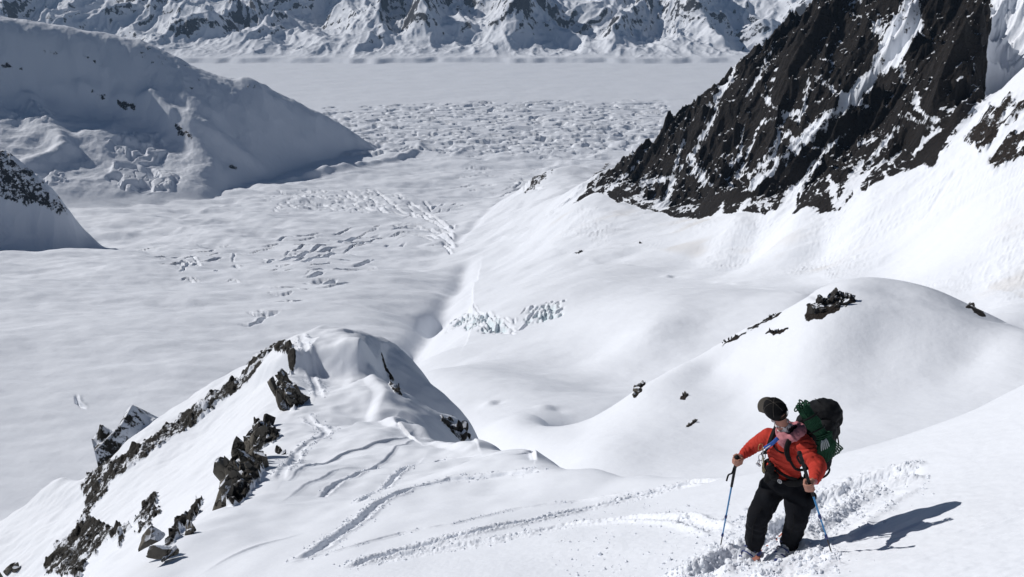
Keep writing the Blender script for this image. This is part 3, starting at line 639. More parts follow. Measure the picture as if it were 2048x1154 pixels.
for pix, w, h in RF:
    line = [flat_pt(a, b) for a, b in pix]; d, a, s = polyline_dist(X + 50 * gn(X / 200, Y / 200, 321), Y + 50 * gn(X / 200, Y / 200, 322), line, w * 4)
    Z = Z + env * 1.25 * h * np.exp(-(d / w) ** 1.3)
zx, zy, n = slope_of(X, Y, Z)

thr = np.percentile(n[(D > 300) & (D < 3500)], 16)
rock = 0.32 + (thr - n) * 1.5 + 0.10 * fbm(X / 300, Y / 300, 3, 331)
rock = np.clip(rock, 0, .9) * sst(120, 500, D)
M_FAR = snow_rock('far range snow and rock', 12.0, (0.03, 0.03, 0.035), (0.08, 0.075, 0.075), bump_snow=0.12, bump_rock=1.0)
grid_mesh('mountain_range', X, Y, Z, {'rock': rock, 'dirt': 0 * rock}, M_FAR, 'snowy peaks in a row beyond the wide glacier', keep=(D > -200))

# ================================================================== FOREGROUND: the slope, the ridge and its bump
def plane(px, py):
    a, b, c = ray(px, py); s = -2.1 / (c - .40 * a + .62 * b); return (a * s, b * s, c * s)
fp = [plane(*q) for q in ((2048, 1154), (1900, 1154), (1700, 1154), (1530, 1120), (1660, 1100), (1440, 1100), (1900, 1080), (2048, 1050), (1940, 1018), (1700, 1030), (1500, 1060), (1400, 1050), (1560, 1000), (1800, 980), (2048, 960), (1500, 1010), (1350, 1100))]
fp += [(0, 0.6, -2.4), (1.5, 1.0, -2.2), (-1.5, 1.2, -3.2), (3, 2.2, -2.3), (0, 2.2, -3.4), (-2, 2.5, -4.3), (5, 4, -2.6), (-4, 5, -6.4)]
sl = [(2048, 781, 9.2), (1900, 848, 8.9), (1740, 902, 9.0), (1600, 938, 9.8), (1430, 958, 11.2), (1300, 955, 12.7), (1200, 945, 14.5), (1110, 928, 16.8), (1060, 906, 19.5), (1010, 903, 21.5), (960, 902, 23)]
for q in sl:
    x, y, z = P(*q); fp.append((x, y, z)); fp.append((x * 1.25, y * 1.25, z * 1.25 - .14 * y)); fp.append((x * 1.8, y * 1.8, z * 1.8 - .5 * y))
fp += [P(*q) for q in ((2200, 715, 9.6), (1000, 1154, 6.6), (1200, 1154, 5.9), (700, 1154, 8.2), (500, 1154, 9.6), (380, 1154, 10.4), (1300, 1154, 5.5),
    (1200, 1050, 8.5), (1000, 1050, 9.8), (800, 1050, 11.5), (650, 1050, 13), (520, 1060, 13.6), (1300, 1000, 9.9), (1200, 980, 12), (1000, 970, 14.5), (800, 970, 16.6), (620, 980, 17), (500, 1010, 15.6),
    (580, 920, 23), (700, 900, 23.5), (850, 910, 21.5), (960, 920, 19.5), (600, 850, 30), (680, 850, 30), (620, 780, 37), (690, 780, 37), (590, 740, 42.3), (640, 748, 41.8), (700, 748, 41), (650, 705, 45), (600, 700, 45.5), (700, 700, 44.5))]
# crest of the bump, left edge, cornice edge on the right
cr = [(740, 690, 47), (700, 668, 49), (640, 667, 49.5), (590, 682, 49.5), (545, 705, 49)]
for q in cr:
    x, y, z = P(*q); fp.append((x, y, z)); fp.append((x * 1.2, y * 1.2, z * 1.2 - .16 * y)); fp.append((x * 1.7, y * 1.7, z * 1.7 - .5 * y))
fp += [P(*q) for q in ((555, 760, 39.5), (545, 800, 35.5), (530, 860, 29), (480, 930, 22), (455, 1010, 16), (385, 1075, 12.9), (330, 1125, 11.4), (300, 1154, 10.8))]
fp += [P(*q) for q in ((738, 730, 41.5), (744, 765, 37), (756, 838, 31), (835, 862, 27.5), (845, 882, 26), (930, 898, 23.5))]
# right flank of the ridge in its own shade
for q in ((790, 790, 44), (775, 840, 38), (850, 850, 43), (880, 875, 38), (945, 898, 38)): fp.append(P(*q))
for q in ((775, 735, 54), (830, 795, 55), (880, 838, 53), (920, 866, 49), (958, 900, 45)):
    x, y, z = P(*q); fp.append((x, y, z)); fp.append((x * 1.15, y * 1.15, z * 1.15 - .14 * y)); fp.append((x * 1.6, y * 1.6, z * 1.6 - .5 * y))
# left flank, rocky rib, and the lower slope behind it
fp += [P(*q) for q in ((505, 780, 44), (470, 850, 38), (440, 930, 29), (390, 1010, 22), (300, 1100, 18.5), (250, 1150, 17.5), (400, 860, 44), (350, 950, 37), (280, 1030, 30), (180, 1150, 26))]
rib_l = [(515, 722, 50), (470, 765, 51.5), (420, 793, 52.5), (370, 826, 52.5), (300, 875, 51), (250, 905, 49.5), (180, 955, 47)]
for q in rib_l:
    x, y, z = P(*q); fp.append((x, y, z)); fp.append((x * 1.12, y * 1.12, z * 1.12 - .14 * y)); fp.append((x * 1.6, y * 1.6, z * 1.6 - .5 * y))
fp += [P(*q) for q in ((165, 1000, 44), (110, 1080, 40), (85, 1150, 37), (120, 1010, 46), (60, 1070, 44), (0, 1120, 43), (-100, 1180, 42))]
for q in ((140, 972, 51), (60, 1022, 52), (0, 1062, 53), (-150, 1140, 54)):
    x, y, z = P(*q); fp.append((x, y, z)); fp.append((x * 1.15, y * 1.15, z * 1.15 - .14 * y)); fp.append((x * 1.6, y * 1.6, z * 1.6 - .5 * y))
for u in (-1.0, -.6, -.2, .2, .6, 1.0): fp += [(u * 150, 150, -165), (u * 400, 400, -460), (u * 700, 700, -800)]
KS = 1.25                                                  # the whole slope scaled about the eye so that the climber is life size
fp = [(x * KS, y * KS, z * KS) for x, y, z in fp]
fore = Surface(fp, -1.3, 1.4, 1.0, 600, 300, 380, ku=1.3, lam=3e-7)

us = axis([(-1.25, -0.86, 40), (-0.86, 0.90, 1500), (0.90, 1.30, 40)])
ys = np.exp(axis([(math.log(1.3), math.log(3.9), 40), (math.log(3.9), math.log(84), 1550), (math.log(84), math.log(560), 60)]))
X, Y = uv_grid(us, ys); Z = fore(X, Y); PX, PY = to_px(X, Y, Z)
near = sst(90, 65, Y)
Z = Z + near * (.10 * fbm(X / 3.5, Y / 4.5, 3, 401) * np.clip(Y / 12, .35, 2)) + near * sst(12, 24, Y) * .18 * fbm(X / 4, Y / 2.2, 3, 403)
def fl(pix, y0=3.5, y1=88, last=False): return [fore.hit(a, b, y0, y1, last=last) for a, b in pix]
rock = np.zeros_like(Z); dirt = np.zeros_like(Z)
# cornice faces: a lip that stands over a scooped wall on the right side of the ridge
def step(pix, h, sharp, fall, y0=20, y1=86, sgn=1):
    """raises the ground on one side of a line so that a short wall faces the other side"""
    global Z
    line = fl(pix, y0, y1); d, a, s = polyline_dist(X + .5 * gn(X / 3.5, Y / 3.5, 405), Y + .5 * gn(X / 3.5, Y / 3.5, 406), line, fall * 3)
    sd = d * s * sgn; env = sst(0, .22, a) * sst(1.0, .90, a)
    Z = Z + h * env * sst(-sharp, sharp, sd) * np.exp(-(np.maximum(sd, 0) / fall) ** 2) * (d < fall * 3)
step([(598, 752), (640, 748), (690, 742), (735, 732)], 1.8, 1.1, 7.0)
step([(735, 728), (744, 765), (752, 800), (757, 840)], .45, .5, 2.5)
step([(757, 842), (800, 855), (838, 862)], .35, .35, 2.5)
step([(838, 858), (842, 885)], .3, .35, 2.5)
step([(845, 886), (900, 892), (935, 900)], .25, .3, 2.0)
# wind lips and small steps: one-sided scarps (pixels, width m, height m)
for pix, w, h in [([(560, 975), (640, 925), (700, 905), (800, 880), (840, 868)], .5, .14), ([(700, 960), (790, 905), (850, 880)], .35, .10), ([(1040, 905), (1062, 908), (1068, 922)], .35, .30), ([(900, 888), (960, 903)], .4, .3), ([(800, 830), (700, 858), (600, 872), (555, 890)], .6, .18), ([(750, 770), (650, 790), (590, 800)], .7, .2),
                  ([(560, 1000), (680, 940), (760, 930)], .4, .08), ([(590, 700), (640, 720), (600, 748)], .8, .3), ([(660, 690), (720, 690)], .8, .2), ([(850, 905), (740, 990)], .25, .08), ([(400, 1150), (520, 1090), (620, 1060)], .4, .07)]:
    d, a, s = polyline_dist(X, Y, fl(pix), w * 8)
    f = np.exp(-(d / w) ** 1.0) * np.sin(np.clip(a, .02, .98) * np.pi)
    Z = Z + h * f * (s > 0) * sst(0, .12, d) - h * .3 * f * (s < 0) * sst(0, .12, d)
# ski and skin tracks: trench with churned rims
TR = [([(590, 1125), (640, 1100), (700, 1050), (760, 1010), (830, 985), (900, 965), (1000, 948), (1090, 938)], .16, .14, .05, 1),
      ([(690, 1140), (760, 1115), (850, 1090), (940, 1070), (1050, 1045), (1150, 1022), (1270, 995), (1370, 970), (1440, 958)], .17, .14, .08, 2),
      ([(560, 1132), (700, 1098), (800, 1066), (900, 1048), (1020, 1018), (1150, 1000), (1290, 978)], .07, .03, .03, 3),
      ([(720, 1010), (760, 975), (810, 940), (880, 915), (960, 908)], .14, .12, .03, 4),
      ([(640, 985), (700, 950), (760, 930)], .12, .10, .02, 5),
      ([(760, 1120), (900, 1095), (1030, 1075), (1130, 1060), (1250, 1045), (1370, 1040), (1450, 1060)], .12, .05, .06, 6),
      ([(602, 685), (612, 712), (618, 740), (632, 770), (640, 800)], .28, .16, .05, 7),
      ([(610, 830), (630, 850), (660, 862), (640, 878), (600, 900), (560, 960)], .2, .10, .04, 8),
      ([(1380, 1154), (1420, 1135), (1470, 1110), (1530, 1085), (1600, 1040), (1660, 1000), (1730, 968), (1800, 950), (1860, 935)], .22, .12, .14, 9),
      ([(1640, 1090), (1700, 1040), (1740, 1010), (1790, 985), (1810, 975)], .16, .03, .06, 10),
      ([(1560, 1154), (1620, 1120), (1660, 1110)], .2, .05, .06, 11)]
chunks = []
rough = np.zeros_like(Z)
for pix, w, dep, rim, sd in TR:
    line = fl(pix, 2.5, 75); w *= .8; dep *= .8; rim *= .7
    wl = np.array(line)
    d, a, s = polyline_dist(X + .05 * gn(X * 3, Y * 3, 410 + sd), Y + .05 * gn(X * 3, Y * 3, 420 + sd), line, w * 7)
    tr = np.exp(-(d / w) ** 4) ; fade = sst(0, .06, a) * sst(1, .94, a)
    Z = Z - dep * tr * fade + rim * np.exp(-((d - 1.7 * w) / (.6 * w)) ** 2) * fade
    rough = np.maximum(rough, fade * sst(3.6 * w, 1.0 * w, d) * min(1, rim / .06) * (1.0 if sd in (2, 6, 9) else .45))
    for _ in range(0): pass
    chunks.append((wl, w, rim))
# churned snow by and behind the climber
ch = blur(in_poly(PX, PY, [(1330, 1154), (1400, 1090), (1440, 1060), (1480, 1010), (1560, 1030), (1640, 960), (1750, 930), (1880, 920), (1840, 960), (1760, 1000), (1740, 1030), (1650, 1075), (1700, 1105), (1640, 1154)]).astype(float) * (Y < 15), 10)
for fx, fy in ((2.45, 6.7), (2.75, 6.5)): ch = ch * (1 - .85 * np.exp(-((X - fx) ** 2 + (Y - fy) ** 2) / .2 ** 2))
for fx, fy in ((2.44, 6.60), (2.72, 6.42)): Z = Z - .13 * np.exp(-(((X - fx) ** 2 + (Y - fy) ** 2) / .25 ** 2) ** 2)
rough = np.maximum(rough, ch * .48 * sst(-.3, .3, gn(X * 2.2, Y * 2.2, 438) + .1))
lump = np.abs(gn(X * 9, Y * 9, 431)) + .6 * np.abs(gn(X * 19, Y * 19, 433)) + .35 * np.abs(gn(X * 41, Y * 41, 435))
Z = Z + rough * .045 * (lump - .35) * sst(34, 18, Y)
# fine wind ripples on the near right slope, long thin crust lines
rp = blur(in_poly(PX, PY, [(1560, 1154), (1700, 1080), (1900, 1030), (2300, 1000), (2300, 1300), (1500, 1300)]).astype(float) * (Y < 12), 12)
q = (Y * 1.0 - X * .13) + .03 * gn(X * 1.3, Y * 4, 441)
Z = Z + rp * .017 * gn(X * 1.1, q * 15, 443) + sst(18, 10, Y) * .004 * fbm(X * 1.7, q * 8, 3, 447) + sst(14, 8, Y) * .004 * fbm(X * 9, Y * 9, 3, 449)
# rock bands on the rib and flank
def frock(poly, amp, wob, sd, y0=0, y1=1e9):
    global rock
    m = blur((in_poly(PX + wob * gn(PX / 11, PY / 11, sd), PY + wob * gn(PX / 11, PY / 11, sd + 4), poly) & (Y > y0) & (Y < y1)).astype(float), 2); rock = np.maximum(rock, m * amp); return m
frock([(515, 712), (545, 695), (560, 700), (525, 735), (500, 765), (470, 785), (440, 800), (415, 830), (370, 860), (330, 885), (290, 920), (255, 945), (225, 960), (215, 985), (190, 1010), (175, 1045), (160, 1050), (170, 1000), (158, 975), (180, 950), (250, 905), (300, 875), (370, 826), (430, 785), (480, 752)], .56, 5, 451, 43, 78)
frock([(560, 695), (580, 700), (590, 720), (595, 745), (580, 755), (565, 735), (548, 715), (545, 700)], .62, 4, 453, 43, 72)
frock([(160, 1030), (150, 1060), (110, 1090), (85, 1154), (160, 1154), (175, 1120), (210, 1090), (260, 1060), (290, 1010), (320, 990), (300, 1035), (260, 1080), (300, 1050), (330, 1010), (285, 1045), (225, 1060), (200, 1040)], .57, 7, 455, 22, 64)
frock([(235, 1090), (245, 1065), (250, 1080), (240, 1100)], .65, 3, 457, 15, 64)
frock([(345, 1075), (370, 1040), (395, 1010), (408, 1000), (395, 1030), (370, 1060), (350, 1090), (320, 1110)], .66, 3, 459, 8, 50)
frock([(760, 715), (775, 735), (790, 760), (782, 762), (768, 740)], .62, 3, 461, 45, 88)
frock([(880, 828), (905, 835), (930, 865), (960, 902), (930, 900), (900, 880), (880, 850)], .50, 6, 463, 42, 88)
frock([(780, 780), (800, 785), (812, 815), (790, 800)], .48, 4, 465, 42, 88)
frock([(452, 1012), (462, 950), (478, 910), (505, 905), (530, 915), (528, 950), (505, 985), (470, 1008)], .66, 5, 467, 12, 40)
frock([(495, 892), (508, 850), (535, 842), (560, 872), (545, 890), (515, 902)], .62, 4, 468, 20, 60)
frock([(548, 765), (580, 765), (603, 795), (592, 822), (566, 815)], .58, 4, 469, 28, 66)
ridge_n = fbm(X / 1.6, Y / 1.6, 4, 471)
Z = Z + sst(.3, .6, rock) * (0.45 * np.abs(ridge_n) + .25 * np.abs(fbm(X / .5, Y / .5, 3, 473))) * sst(8, 20, Y)
rock = np.clip(rock + .12 * ridge_n * (rock > .05), 0, .95)
M_FORE = snow_rock('foreground snow', 0.20, (0.022, 0.021, 0.020), (0.10, 0.092, 0.080), bump_snow=0.07, bump_rock=1.0)
FU, FY, FZ = us, ys, Z
grid_mesh('snow_slope', X, Y, Z, {'rock': rock, 'dirt': dirt}, M_FORE)

# small rocky peak behind the rib
us = np.linspace(-.62, -.36, 260); ys = np.exp(np.linspace(math.log(62), math.log(150), 300)); X, Y = uv_grid(us, ys)
hx, hy, hz = P(243, 838, 92)
ex, ey, ez = P(160, 930, 84); gx, gy, gz = P(305, 876, 100)
d1, a1, s1 = polyline_dist(X, Y, [(ex - 4, ey - 2), (ex, ey), (hx, hy), (gx, gy), (gx + 12, gy + 3)], 200)
top = np.interp(a1, [0, .12, .5, .78, 1], [ez - 16, ez, hz, gz, gz - 9])
Z = top - .95 * d1 - .02 * d1 ** 1.6 + (2.2 * (ridged(X / 9, Y / 9, 4, 481) - .9)) * sst(.2, 4, d1)
zx, zy, n = slope_of(X, Y, Z)
rock = np.clip(.50 + .26 * fbm(X / 4.5, Y / 4.5, 3, 483) + (0.60 - n) * .5, 0, .9)
grid_mesh('mountain_peak', X, Y, Z, {'rock': rock, 'dirt': 0 * rock}, M_FORE, 'small pointed rocky peak behind the left rib', keep=(Z > -330))

# ================================================================== helpers for built objects
def V(a): return np.array(a, float)
def Q(px, py, y): return V(P(px, py, y))
def unit(v): v = V(v); return v / (np.linalg.norm(v) + 1e-12)
def frame_of(d):
    d = unit(d); a = V((0, 0, 1)) if abs(d[2]) < .9 else V((1, 0, 0)); u = unit(np.cross(a, d)); return u, np.cross(d, u), d
def cone(bm, p, q, r0, r1, seg=14, caps=3):
    """rounded cone between two points"""
    u, v, d = frame_of(q - p); L = np.linalg.norm(q - p); rings = []
    for k in range(caps + 1): a = math.pi / 2 * (1 - k / caps); rings.append((p - d * r0 * math.sin(a), r0 * math.cos(a)))
    for k in range(caps + 1): a = math.pi / 2 * k / caps; rings.append((q + d * r1 * math.sin(a), r1 * math.cos(a)))
    vs = []
    for c, r in rings:
        r = max(r, 1e-4); vs.append([bm.verts.new(tuple(c + (u * math.cos(t) + v * math.sin(t)) * r)) for t in np.linspace(0, 2 * math.pi, seg, endpoint=False)])
    for a, b in zip(vs[:-1], vs[1:]):
        for i in range(seg): bm.faces.new((a[i], a[(i + 1) % seg], b[(i + 1) % seg], b[i]))
    bm.faces.new(vs[0][::-1]); bm.faces.new(vs[-1])
def chain(bm, pts, seg=14):
    for (p, r), (q, s) in zip(pts[:-1], pts[1:]): cone(bm, V(p), V(q), r, s, seg)
def ell(bm, c, ax, seg=20, rings=12):
    """ellipsoid: centre, three axis vectors (scaled)"""
    c = V(c); ax = [V(a) for a in ax]; vs = []
    for i in range(rings + 1):
        t = math.pi * i / rings; s = max(math.sin(t), 1e-3)
        vs.append([bm.verts.new(tuple(c + ax[0] * s * math.cos(f) + ax[1] * s * math.sin(f) + ax[2] * math.cos(t))) for f in np.linspace(0, 2 * math.pi, seg, endpoint=False)])
    for a, b in zip(vs[:-1], vs[1:]):
        for i in range(seg): bm.faces.new((a[i], a[(i + 1) % seg], b[(i + 1) % seg], b[i]))
    bm.faces.new(vs[0][::-1]); bm.faces.new(vs[-1])
def tube(bm, pts, r, seg=8, closed=False):
    """constant or per-point radius tube along a polyline"""
    pts = [V(p) for p in pts]; n = len(pts); rr = r if hasattr(r, '__len__') else [r] * n; prev = None; rings = []
    for i in range(n):
        d = unit(pts[min(i + 1, n - 1)] - pts[max(i - 1, 0)])
        if prev is None: u, v, _ = frame_of(d)
        else: u = unit(prev - d * np.dot(prev, d)); v = np.cross(d, u)
        prev = u; rings.append([bm.verts.new(tuple(pts[i] + (u * math.cos(t) + v * math.sin(t)) * rr[i])) for t in np.linspace(0, 2 * math.pi, seg, endpoint=False)])
    for a, b in zip(rings[:-1], rings[1:]):
        for i in range(seg): bm.faces.new((a[i], a[(i + 1) % seg], b[(i + 1) % seg], b[i]))
    bm.faces.new(rings[0][::-1]); bm.faces.new(rings[-1])
def ribbon(bm, pts, nrm, w, th):
    """flat strap: centre line, outward normals, width, thickness"""
    pts = [V(p) for p in pts]; n = len(pts); rings = []
    for i in range(n):
        d = unit(pts[min(i + 1, n - 1)] - pts[max(i - 1, 0)]); nn = V(nrm[i] if isinstance(nrm, list) else nrm); nn = unit(nn - d * np.dot(nn, d)); s = np.cross(d, nn)
        ww = w[i] if hasattr(w, '__len__') else w
        prof = [(-.5, 0), (-.42, .8), (-.2, 1), (.2, 1), (.42, .8), (.5, 0), (.3, -.4), (-.3, -.4)]
        rings.append([bm.verts.new(tuple(pts[i] + s * a * ww + nn * b * th)) for a, b in prof])
    m = len(rings[0])
    for a, b in zip(rings[:-1], rings[1:]):
        for i in range(m): bm.faces.new((a[i], a[(i + 1) % m], b[(i + 1) % m], b[i]))
    bm.faces.new(rings[0][::-1]); bm.faces.new(rings[-1])
def spl(pts, n=8):
    """smooth curve through points"""
    p = np.array([list(map(float, q)) for q in pts]); m = len(p); out = []
    e = np.vstack([2 * p[0] - p[1], p, 2 * p[-1] - p[-2]])
    for i in range(m - 1):
        a, b, c, d = e[i:i + 4]
        for t in np.linspace(0, 1, n, endpoint=False): out.append(.5 * ((2 * b) + (c - a) * t + (2 * a - 5 * b + 4 * c - d) * t * t + (3 * b - a - 3 * c + d) * t ** 3))
    out.append(p[-1]); return out
def thing(name, label, cat, loc, group=None):
    o = bpy.data.objects.new(name, None); COL.objects.link(o); o.location = tuple(loc); o['label'] = label; o['category'] = cat; o.empty_display_size = .1
    if group: o['group'] = group
    return o
def finish(o, parent=None, origin=None, label=None, cat=None, group=None, kind=None):
    off = V(origin) if origin is not None else None
    if parent is not None:
        wp = V(parent.location) + (V(parent.parent.location) if parent.parent else 0)
        if off is None: off = wp
        o.parent = parent; o.location = tuple(off - wp)
    elif off is not None: o.location = tuple(off)
    if off is not None: o.data.transform(Matrix.Translation(-Vector(off)))
    if label: o['label'] = label
    if cat: o['category'] = cat
    if group: o['group'] = group
    if kind: o['kind'] = kind
    return o
def obj(name, bm, mat, parent=None, smooth=True, **kw):
    bmesh.ops.recalc_face_normals(bm, faces=bm.faces); me = bpy.data.meshes.new(name); bm.to_mesh(me); bm.free()
    for m in (mat if isinstance(mat, (list, tuple)) else [mat]): me.materials.append(m)
    if smooth: me.polygons.foreach_set('use_smooth', [True] * len(me.polygons))
    o = bpy.data.objects.new(name, me); COL.objects.link(o); return finish(o, parent, **kw)
def melt(name, bm, mat, voxel, smooth=3, parent=None, fold=None, keep=None, **kw):
    """fuse overlapping shapes into one continuous skin"""
    bmesh.ops.recalc_face_normals(bm, faces=bm.faces); me = bpy.data.meshes.new(name); bm.to_mesh(me); bm.free()
    o = bpy.data.objects.new(name, me); COL.objects.link(o)
    r = o.modifiers.new('r', 'REMESH'); r.mode = 'VOXEL'; r.voxel_size = voxel; r.adaptivity = 0
    if smooth: s = o.modifiers.new('s', 'SMOOTH'); s.factor = .5; s.iterations = smooth
    dg = bpy.context.evaluated_depsgraph_get(); m2 = bpy.data.meshes.new_from_object(o.evaluated_get(dg)); o.modifiers.clear(); o.data = m2; bpy.data.meshes.remove(me); m2.name = name
    n = len(m2.vertices); co = np.empty(n * 3); m2.vertices.foreach_get('co', co); co = co.reshape(-1, 3)
    if fold is not None:
        no = np.empty(n * 3); m2.vertices.foreach_get('normal', no); no = no.reshape(-1, 3); co = co + no * fold(co)[:, None]; m2.vertices.foreach_set('co', co.ravel())
    if keep is not None:
        b2 = bmesh.new(); b2.from_mesh(m2); b2.verts.ensure_lookup_table(); k = keep(co); bmesh.ops.delete(b2, geom=[b2.verts[i] for i in np.where(~k)[0]], context='VERTS'); b2.to_mesh(m2); b2.free()
    m2.polygons.foreach_set('use_smooth', [True] * len(m2.polygons)); m2.materials.clear(); m2.materials.append(mat); m2.update()
    return finish(o, parent, **kw)
def cloth_mat(name, col, col2=None, rough=.85, scale=60, bump=.15, wav=None, metal=0.0, spec=.3):
    m, nt, b = base_mat(name); tc = nd(nt, 'ShaderNodeTexCoord'); n = noise_node(nt, scale, 4, .6, tc.outputs['Object']); n2 = noise_node(nt, scale / 8, 3, .5, tc.outputs['Object'])
    col2 = col2 or tuple(c * .6 for c in col)
    nt.links.new(mixc(nt, n2.outputs[0], col, col2), b.inputs['Base Color']); b.inputs['Roughness'].default_value = rough; b.inputs['Metallic'].default_value = metal; b.inputs['Specular IOR Level'].default_value = spec
    bp = nd(nt, 'ShaderNodeBump'); bp.inputs['Strength'].default_value = bump; bp.inputs['Distance'].default_value = .01
    nt.links.new(n.outputs[0], bp.inputs['Height']); nt.links.new(bp.outputs[0], b.inputs['Normal']); return m
M_RED = cloth_mat('red fleece', (.52, .050, .030), (.36, .026, .018), .9, 90, .2)
M_BLACK = cloth_mat('black trouser cloth', (.008, .009, .012), (.005, .0055, .008), .85, 50, .2, spec=.12)
M_PACK = cloth_mat('pack nylon', (.013, .014, .016), (.007, .0075, .009), .75, 120, .2, spec=.15)
M_STRAP = cloth_mat('black webbing', (.008, .008, .009), None, .75, 200, .2, spec=.15)
M_SKIN = cloth_mat('skin', (.42, .22, .16), (.34, .15, .11), .55, 40, .08)
M_CAP = cloth_mat('black mesh cap', (.008, .008, .009), (.005, .005, .006), .85, 300, .3, spec=.12)
M_BILL = cloth_mat('olive cap bill', (.075, .066, .055), (.055, .048, .042), .8, 120, .2)
M_PINK = cloth_mat('pink hood lining', (.50, .20, .22), (.38, .14, .17), .85, 60, .2)
M_BLUE = cloth_mat('blue webbing', (.03, .10, .38), (.02, .07, .28), .5, 150, .1)
M_ROPE = cloth_mat('green rope', (.012, .080, .036), (.005, .036, .018), .75, 260, .5)
M_ROPEG = cloth_mat('grey rope end', (.40, .44, .44), (.25, .29, .30), .75, 260, .5)
M_METAL = cloth_mat('gear metal', (.55, .56, .58), (.35, .35, .37), .35, 40, .05, metal=.9)
M_GOLD = cloth_mat('gear brass', (.50, .28, .12), (.32, .16, .07), .4, 40, .05, metal=.6)
M_SHAFT = cloth_mat('blue pole shaft', (.04, .24, .50), (.03, .19, .42), .3, 20, .02, metal=.3, spec=.5)
M_DARK = cloth_mat('dark pole shaft', (.035, .035, .04), (.02, .02, .022), .4, 40, .05)
M_FOAM = cloth_mat('grip foam', (.016, .016, .018), None, .85, 200, .3)
M_BOOT = cloth_mat('boot shell caked with snow', (.62, .64, .68), (.40, .42, .46), .5, 30, .2)
M_NAVY = cloth_mat('navy plastic', (.03, .05, .20), (.02, .03, .12), .4, 40, .1)
M_ORANGE = cloth_mat('orange ski topsheet', (.60, .10, .03), (.45, .30, .25), .4, 8, .02)
M_CORD = cloth_mat('tan cord', (.35, .30, .16), None, .8, 200, .3)
M_HAIR = cloth_mat('brown hair', (.06, .035, .022), None, .7, 300, .5)
M_EMB = cloth_mat('white emblem', (.75, .76, .76), None, .5, 40, .02)
M_EYE = cloth_mat('sunglasses', (.01, .01, .012), None, .15, 20, .0, spec=.6)
m, nt, b = base_mat('patterned neck tube'); tc = nd(nt, 'ShaderNodeTexCoord'); vv = nd(nt, 'ShaderNodeTexVoronoi'); vv.inputs['Scale'].default_value = 34; nt.links.new(tc.outputs['Object'], vv.inputs['Vector'])
nn_ = noise_node(nt, 26, 3, .6, tc.outputs['Object']); rmp = nd(nt, 'ShaderNodeMapRange'); rmp.inputs[1].default_value = .44; rmp.inputs[2].default_value = .54; nt.links.new(nn_.outputs[0], rmp.inputs[0])
nt.links.new(mixc(nt, rmp.outputs[0], (.10, .05, .055), (.62, .58, .57)), b.inputs['Base Color']); b.inputs['Roughness'].default_value = .9; M_BUFF = m

# ================================================================== THE CLIMBER
f_ = unit((-.72, -.69, 0)); l_ = V((.69, -.72, 0)); up = V((0, 0, 1))
feet = Q(1538, 1096, 6.62); gz = float(fore(np.array([feet[0]]), np.array([feet[1]]))[0])
root = thing('person', 'climber in red top and black trousers looking back over the glacier', 'person', (feet[0], feet[1], gz))
pel = Q(1567, 958, 6.56); neck = Q(1573, 861, 6.55)
lean = unit(neck - pel)
hipR, kneR, ankR = Q(1545, 976, 6.62), Q(1515, 1036, 6.53), Q(1507, 1095, 6.70)
hipL, kneL, ankL = Q(1591, 974, 6.49), Q(1595, 1033, 6.36), Q(1578, 1086, 6.53)
shR, elR, wrR = Q(1540, 872, 6.68), Q(1506, 893, 6.84), Q(1484, 911, 6.76)
shL, elL, wrL = Q(1606, 886, 6.40), Q(1636, 932, 6.20), Q(1629, 961, 5.97)
hu = unit(V((-.38, -.42, .82))); hf0 = V((-.66, .58, .46)); hf = unit(hf0 - hu * np.dot(hf0, hu)); hl = np.cross(hu, hf)   # head up, forward, its left
headc = Q(1551, 821, 6.50)
def hd(f, l, u): return headc + hf * f + hl * l + hu * u
bm = bmesh.new()
# torso, neck, limbs
chest = pel + (neck - pel) * .62
ell(bm, pel + f_ * 0, (l_ * .165, f_ * .11, lean * .13)); ell(bm, chest, (l_ * .175, f_ * .115, lean * .22)); ell(bm, (shR + shL) / 2 + lean * .0, (unit(shL - shR) * .19, f_ * .09, lean * .08))
chain(bm, [(neck - lean * .05, .065), (neck + (headc - neck) * .6, .058), (headc - hu * .05, .055)])
for s_, e_, w_ in ((shR, elR, wrR), (shL, elL, wrL)): chain(bm, [(s_, .058), (s_ + (e_ - s_) * .5, .050), (e_, .040), (e_ + (w_ - e_) * .3, .040), (w_, .027)])
for h_, k_, a_ in ((hipR, kneR, ankR), (hipL, kneL, ankL)): chain(bm, [(h_, .092), (h_ + (k_ - h_) * .5, .078), (k_, .056), (k_ + (a_ - k_) * .35, .055), (a_, .038)]); chain(bm, [(a_, .038), (a_ - up * .05 + f_ * .02, .04), (a_ - up * .07 + f_ * .14, .032), (a_ - up * .08 + f_ * .18, .022)])
# skull with a face: brow, nose, lips, chin, ears
ell(bm, hd(-.005, 0, .02), (hf * .097, hl * .077, hu * .098)); ell(bm, hd(.035, 0, -.045), (hf * .058, hl * .058, hu * .065)); chain(bm, [(hd(.075, 0, -.09), .020), (hd(.055, .03, -.075), .020), (hd(.01, .055, -.055), .018)], 10); chain(bm, [(hd(.075, 0, -.09), .020), (hd(.055, -.03, -.075), .020), (hd(.01, -.055, -.055), .018)], 10)
chain(bm, [(hd(.088, 0, .018), .009), (hd(.104, 0, -.012), .011), (hd(.108, 0, -.024), .013)], 10)
for sg in (-1, 1):
    chain(bm, [(hd(.082, sg * .012, .028), .011), (hd(.078, sg * .045, .028), .010)], 8); ell(bm, hd(.076, sg * .03, .006), (hf * .014, hl * .014, hu * .012), 10, 8); ell(bm, hd(.066, sg * .042, -.02), (hf * .02, hl * .022, hu * .02), 10, 8)
    ell(bm, hd(-.008, sg * .080, -.008), (hf * .018, hl * .009, hu * .032), 10, 8); chain(bm, [(hd(.093, sg * .003, -.048), .007), (hd(.084, sg * .022, -.049), .005)], 8); chain(bm, [(hd(.09, sg * .003, -.058), .008), (hd(.082, sg * .02, -.057), .005)], 8)
